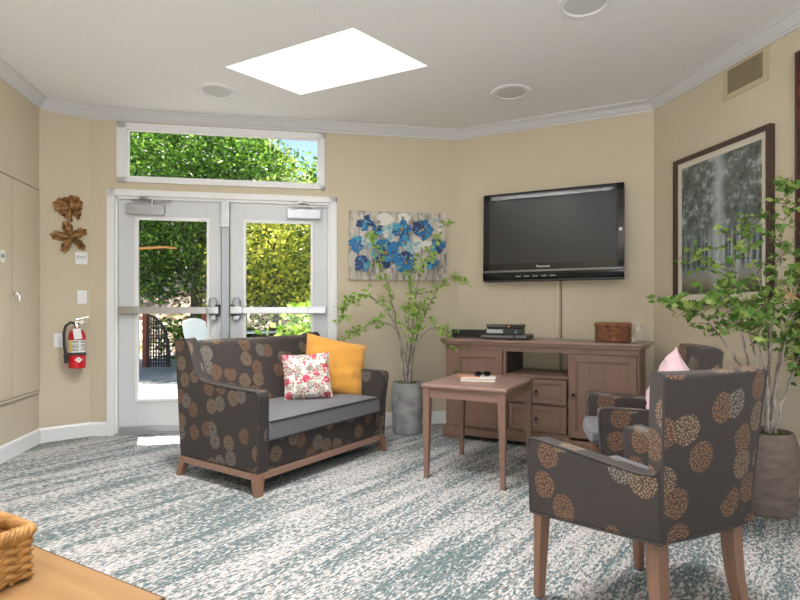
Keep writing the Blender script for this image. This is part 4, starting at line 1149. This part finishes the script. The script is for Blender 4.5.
rstems = [
 {'p': [(0, 0, .42), (.02, .0, .74), (.06, .02, 1.1), (.10, .02, 1.44), (.13, .0, 1.76)], 'r': .010, 'bare': .35, 'tw': 2},
 {'p': [(-.03, 0, .42), (-.05, -.02, .72), (-.12, -.05, 1.0), (-.18, -.05, 1.25), (-.21, -.04, 1.50)], 'r': .008, 'bare': .45},
 {'p': [(.03, .02, .42), (.07, .0, .78), (.12, -.03, 1.08), (.16, -.06, 1.36), (.19, -.10, 1.70)], 'r': .010, 'bare': .35, 'tw': 2},
 {'p': [(-.02, .02, .42), (-.08, .05, .72), (-.20, .08, .94), (-.32, .10, 1.08), (-.46, .10, 1.12)], 'r': .008, 'bare': .5, 'tw': 2},
 {'p': [(.0, -.03, .42), (-.02, -.04, .72), (-.10, -.08, .94), (-.22, -.12, 1.08), (-.36, -.12, 1.16)], 'r': .008, 'bare': .5, 'tw': 2},
 {'p': [(.02, -.02, .42), (.03, -.06, .74), (.06, -.10, 1.04), (.04, -.14, 1.30)], 'r': .009, 'bare': .4, 'tw': 2},
 {'p': [(-.01, .03, .42), (-.04, .07, .78), (-.10, .10, 1.05), (-.16, .12, 1.26), (-.32, .14, 1.42)], 'r': .008, 'bare': .45, 'tw': 2},
 {'p': [(.03, -.03, .42), (.09, -.06, .7), (.16, -.09, .94), (.21, -.14, 1.16)], 'r': .008, 'tw': 2},
 {'p': [(.02, .03, .42), (.05, .04, .8), (.03, .06, 1.15), (-.03, .08, 1.40), (-.06, .08, 1.58)], 'r': .008, 'tw': 1},
]
pot2 = [(.135, 0), (.143, .01), (.150, .12), (.156, .30), (.152, .36), (.138, .41), (.126, .43), (.116, .43), (.112, .40)]
p2 = potted_birch('dense leafy birch in a brown stone pot beside the right wall', (1.985, 2.90, 0), pot2, .405, .114, M['stonepot'], rstems, M['leaf_deep'], .050, 2, 23, .17)
g = G(); rng = random.Random(9)
for k in range(26):
    d = Vector((rng.gauss(0, 1), rng.gauss(0, 1), rng.gauss(0, 1))).normalized() * .055
    g.tube([(0, 0, 0), tuple(d)], [.0028, .0012], 5)
st_ = tag(obj('star_ornament', g, plain('straw', (.55, .38, .19), .8), None, (2.035, 2.78, 1.165)), 'straw starburst ornament hanging in the right birch', 'ornament')

# ------------------------------------------------------------------ outdoors
g = G(); g.box(-14, 14, -12, 5.2, -.14, -.075); g.box(-16, 10, 5.2, 13.4, -.14, -.03)
struct(obj('ground', g, M['patio'], smooth=False))['label'] = 'pale concrete patio outside'
def hill(u, v):
    x = -24 + 40 * u; y = 12.5 + 16 * v
    return (x, y, -.1 + 6.2 * v ** .9 + .25 * math.sin(x * 1.3 + y) * min(1, v * 4) + .15 * math.sin(x * 3.1 - y * 2) * min(1, v * 4))
g = G(); g.grid(hill, 80, 40); struct(obj('hillside', g, M['litter'], ang=180))['label'] = 'bank covered in dry leaf litter'
g = G()
g.box(-4, 3.5, 0, .85, 2.98, 3.06)
struct(obj('trim_8', g, M['white'], None, fB[0], fB[1]))['label'] = 'roof overhang above the door'

def tree(name, label, loc, blobs, n, size, mat, seed, trunk_h, r=.10, cat='tree', group=None):
    rng = random.Random(seed); t = thing(name, label, cat, loc, 0, group)
    pts = []; vol = [bx[3] * bx[4] * bx[5] for bx in blobs]; tot = sum(vol)
    for bx, v in zip(blobs, vol):
        cl = []
        for _ in range(max(6, int(n * v / tot / 26))):
            d = Vector((rng.gauss(0, 1), rng.gauss(0, 1), rng.gauss(0, 1))).normalized() * rng.uniform(.35, 1) ** .5
            cl.append((Vector((bx[0] + d.x * bx[3], bx[1] + d.y * bx[4], bx[2] + d.z * bx[5])), min(1, max(0, .45 + .25 * d.z + rng.gauss(0, .30)))))  # tint paints highlights up top and dark gaps into the leaf clusters
        for c, ti in cl:
            for _ in range(26):
                pts.append((c + Vector((rng.gauss(0, 1), rng.gauss(0, 1), rng.gauss(0, .7))) * size * 1.9, ti))
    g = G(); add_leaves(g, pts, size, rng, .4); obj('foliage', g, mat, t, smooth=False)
    g = G()
    g.tube([(0, 0, -.3), (.05, 0, trunk_h * .5), (-.03, .02, trunk_h)], [r, r * .8, r * .55], 10)
    for k in range(7):
        bx = blobs[k % len(blobs)]; z = trunk_h * rng.uniform(.5, 1)
        e = Vector((bx[0] + rng.uniform(-.6, .6) * bx[3], bx[1] + rng.uniform(-.6, .6) * bx[4], bx[2] + rng.uniform(-.3, .5) * bx[5]))
        s = Vector((0, 0, z)); g.tube([s, s.lerp(e, .5) + Vector((0, 0, .15)), e], [r * .45, r * .28, r * .1], 7)
    obj('trunk', g, M['trunk'], t)
    return t
TG = 'trees outside the double door'
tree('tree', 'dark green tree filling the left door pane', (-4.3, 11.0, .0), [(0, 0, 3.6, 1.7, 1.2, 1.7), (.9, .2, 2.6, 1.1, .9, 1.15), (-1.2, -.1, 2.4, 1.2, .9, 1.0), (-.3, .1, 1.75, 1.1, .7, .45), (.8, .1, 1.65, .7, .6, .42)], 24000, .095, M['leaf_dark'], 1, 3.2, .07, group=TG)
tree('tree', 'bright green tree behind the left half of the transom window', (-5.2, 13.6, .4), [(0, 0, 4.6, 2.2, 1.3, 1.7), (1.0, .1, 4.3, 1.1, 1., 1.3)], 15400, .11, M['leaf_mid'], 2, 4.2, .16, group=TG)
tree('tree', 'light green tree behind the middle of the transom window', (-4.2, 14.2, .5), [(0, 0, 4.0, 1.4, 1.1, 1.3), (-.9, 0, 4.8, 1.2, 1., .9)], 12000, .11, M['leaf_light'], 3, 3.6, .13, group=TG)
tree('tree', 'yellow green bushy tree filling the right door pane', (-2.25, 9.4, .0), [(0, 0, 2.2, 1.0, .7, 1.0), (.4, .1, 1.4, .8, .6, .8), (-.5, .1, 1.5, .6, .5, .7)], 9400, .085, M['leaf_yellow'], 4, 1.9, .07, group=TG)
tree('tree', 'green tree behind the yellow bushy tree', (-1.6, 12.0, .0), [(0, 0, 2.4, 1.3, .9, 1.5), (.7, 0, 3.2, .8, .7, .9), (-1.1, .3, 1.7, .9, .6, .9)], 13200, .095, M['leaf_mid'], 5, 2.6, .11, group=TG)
tree('tree', 'tall dark tree far back on the bank', (-7.5, 19.0, 2.2), [(0, 0, 3.2, 3.6, 1.6, 2.8), (3.4, .2, 2.4, 2.6, 1.5, 2.0)], 13000, .17, M['leaf_dark'], 6, 4.0, .2, group=TG)
tree('tree', 'pale tree far back at the right of the transom window', (-2.6, 19.5, 2.4), [(0, 0, 2.2, 2.2, 1.4, 1.5), (2.2, 0, 2.0, 1.4, 1.2, 1.3)], 10000, .16, M['leaf_light'], 7, 3.0, .14, group=TG)
tree('shrub', 'low spiky green shrub at the foot of the right door pane', (-1.15, 7.4, -.03), [(0, 0, .55, .35, .3, .45)], 900, .15, M['leaf_mid'], 8, .4, .02, 'shrub')
tree('shrub', 'dark green shrub at the foot of the bank in the left door pane', (-4.6, 12.4, .0), [(0, 0, .45, .9, .4, .45), (1.4, .1, .35, .8, .35, .35)], 1800, .12, M['leaf_dark'], 9, .3, .03, 'shrub')
# garden gate panel, posts, pole, table and chair
t = thing('garden_gate', 'dark arched lattice garden gate seen low in the left door pane', 'gate', (-4.98, 10.55, -.03), R(6))
g = G(); arcp = [(0, .0), (0, 1.05), (.12, .98), (.24, .86), (.32, .70), (.38, .45), (.40, 0)]
g.tube([(x, 0, z) for x, z in arcp], .03, 6); obj('gate_frame', g, M['fencedark'], t)
g = G()
for k in range(1, 8): x = k * .05; zt_ = 1.0 - 1.6 * max(0, x - .1) ** 1.3; g.box(x - .012, x + .012, -.01, .01, 0, zt_)
for k in range(1, 14):
    z = k * .07; g.box(0, .40 - .28 * max(0, z - .45), -.014, -.006, z - .01, z + .01)
obj('lattice', g, M['fencedark'], t)
g = G(); g.box(-.10, -.02, -.04, .04, 0, 1.1, .005); tag(obj('wooden_post', g, M['redpost'], None, (-4.98, 10.55, -.03), R(6)), 'red brown wooden post left of the lattice garden gate', 'post', 'red brown garden posts')
for x, y, h, lab in ((-3.62, 9.9, 1.08, 'red brown wooden post at the right side of the left door pane'), (-2.35, 10.0, 1.1, 'red brown wooden post behind the round patio table')):
    g = G(); g.box(-.05, .05, -.05, .05, 0, h, .006); tag(obj('wooden_post', g, M['redpost'], None, (x, y, -.03), .2), lab, 'post', 'red brown garden posts')
g = G(); g.tube([(-4.7, 9.55, 2.20), (-4.2, 9.5, 2.22), (-3.98, 9.5, 2.20)], [.024, .022, .016], 8); g.tube([(-4.7, 9.55, 2.20), (-4.72, 9.6, -.1)], .03, 8)
tag(obj('garden_pole', g, M['orangewood']), 'orange stained bent pole in front of the dark green tree', 'pole')
t = thing('patio_table', 'round white patio table outside the right door pane', 'table', (-2.52, 9.25, -.03), 0)
g = G(); g.lathe([(.001, .735), (.42, .735), (.43, .745), (.43, .755), (.42, .765), (.001, .765)], 36); obj('tabletop', g, M['outwhite'], t)
g = G(); g.tube([(0, 0, .02), (0, 0, .735)], .035, 12); obj('pedestal', g, M['fencedark'], t)
g = G(); g.lathe([(.26, 0), (.26, .015), (.05, .04)], 28); obj('base', g, M['fencedark'], t)
t = thing('patio_chair', 'white sling patio chair outside the left door leaf, just above the loveseat', 'chair', (-2.22, 6.62, -.03), R(68))
def slingf(u, v):
    z = .42 + .60 * v; y = .22 + .22 * v ** 1.2 + .03 * math.sin(v * PI) - .10 * max(0, v - .8)
    return (-.20 + .40 * u, y, z - .05 * (2 * u - 1) ** 2 * v)
g = G(); g.grid(slingf, 12, 14); b = g.bm
ret = bmesh.ops.extrude_face_region(b, geom=b.faces[:]); bmesh.ops.translate(b, verts=[e for e in ret['geom'] if isinstance(e, bmesh.types.BMVert)], vec=(0, .012, 0)); bmesh.ops.recalc_face_normals(b, faces=b.faces)
obj('backrest', g, M['outwhite'], t)
g = G(); g.box(-.21, .21, -.24, .24, .40, .425, .008); obj('seat', g, M['outwhite'], t)
for sx in (-1, 1):
    g = G(); g.tube([(sx * .2, -.24, 0), (sx * .2, -.22, .41)], .014, 8); obj('leg', g, M['alu'], t)
    g = G(); g.tube([(sx * .2, .30, 0), (sx * .2, .22, .41)], .014, 8); obj('leg', g, M['alu'], t)

# ------------------------------------------------------------------ light
w = bpy.data.worlds.new('world'); sc.world = w; w.use_nodes = True; nt = w.node_tree
bgN = nt.nodes['Background']; sk = nt.nodes.new('ShaderNodeTexSky'); sk.sky_type = 'NISHITA'; sk.sun_disc = False
sk.sun_elevation = R(62); sk.sun_rotation = R(0); sk.air_density = 1.; sk.dust_density = .4; sk.ozone_density = 2.
nt.links.new(sk.outputs[0], bgN.inputs['Color']); bgN.inputs['Strength'].default_value = .12
sl = bpy.data.lights.new('sun', 'SUN'); sl.energy = 9.0; sl.angle = R(.6); sl.color = (1., .95, .87)
so = bpy.data.objects.new('sun', sl); COL.objects.link(so)
so.rotation_euler = Vector((-.18, .40, 1.0)).to_track_quat('Z', 'Y').to_euler()   # high sun beyond the doors
# unseen fill lamps added at the ceiling (the three lights in view are off)
for x, y, e in ((-1.3, 1.0, 5), (-.8, -.6, 4)):
    al = bpy.data.lights.new('overhead_fill', 'AREA'); al.shape = 'DISK'; al.size = .22; al.energy = e; al.color = (1., .95, .88)
    ao = bpy.data.objects.new('overhead_fill', al); COL.objects.link(ao); ao.location = (x, y, CEIL - .02)
# daylight coming down both skylight shafts
for (x, y), e in (((-.535, 3.79), 7), ((-.50, 2.30), 80)):
    al = bpy.data.lights.new('skylight_daylight', 'AREA'); al.shape = 'RECTANGLE'; al.size = .9; al.size_y = .55; al.energy = e; al.color = (1, .99, .98)
    ao = bpy.data.objects.new('skylight_daylight', al); COL.objects.link(ao); ao.location = (x, y, zt - .02); ao.rotation_euler = (0, 0, R(-28))
al = bpy.data.lights.new('rear_ceiling_fill', 'AREA'); al.shape = 'RECTANGLE'; al.size = 3.4; al.size_y = 1.6; al.energy = 120; al.color = (.96, .98, 1)  # added fill lamp behind the camera, aimed up at the ceiling
ao = bpy.data.objects.new('rear_ceiling_fill', al); COL.objects.link(ao); ao.location = (.2, -1.6, .9); ao.rotation_euler = (R(170), 0, 0)

# ------------------------------------------------------------------ output look
vs_ = sc.view_settings; vs_.view_transform = 'Standard'; vs_.look = 'None'; vs_.gamma = 1; vs_.use_curve_mapping = False
vs_.exposure = 0.85
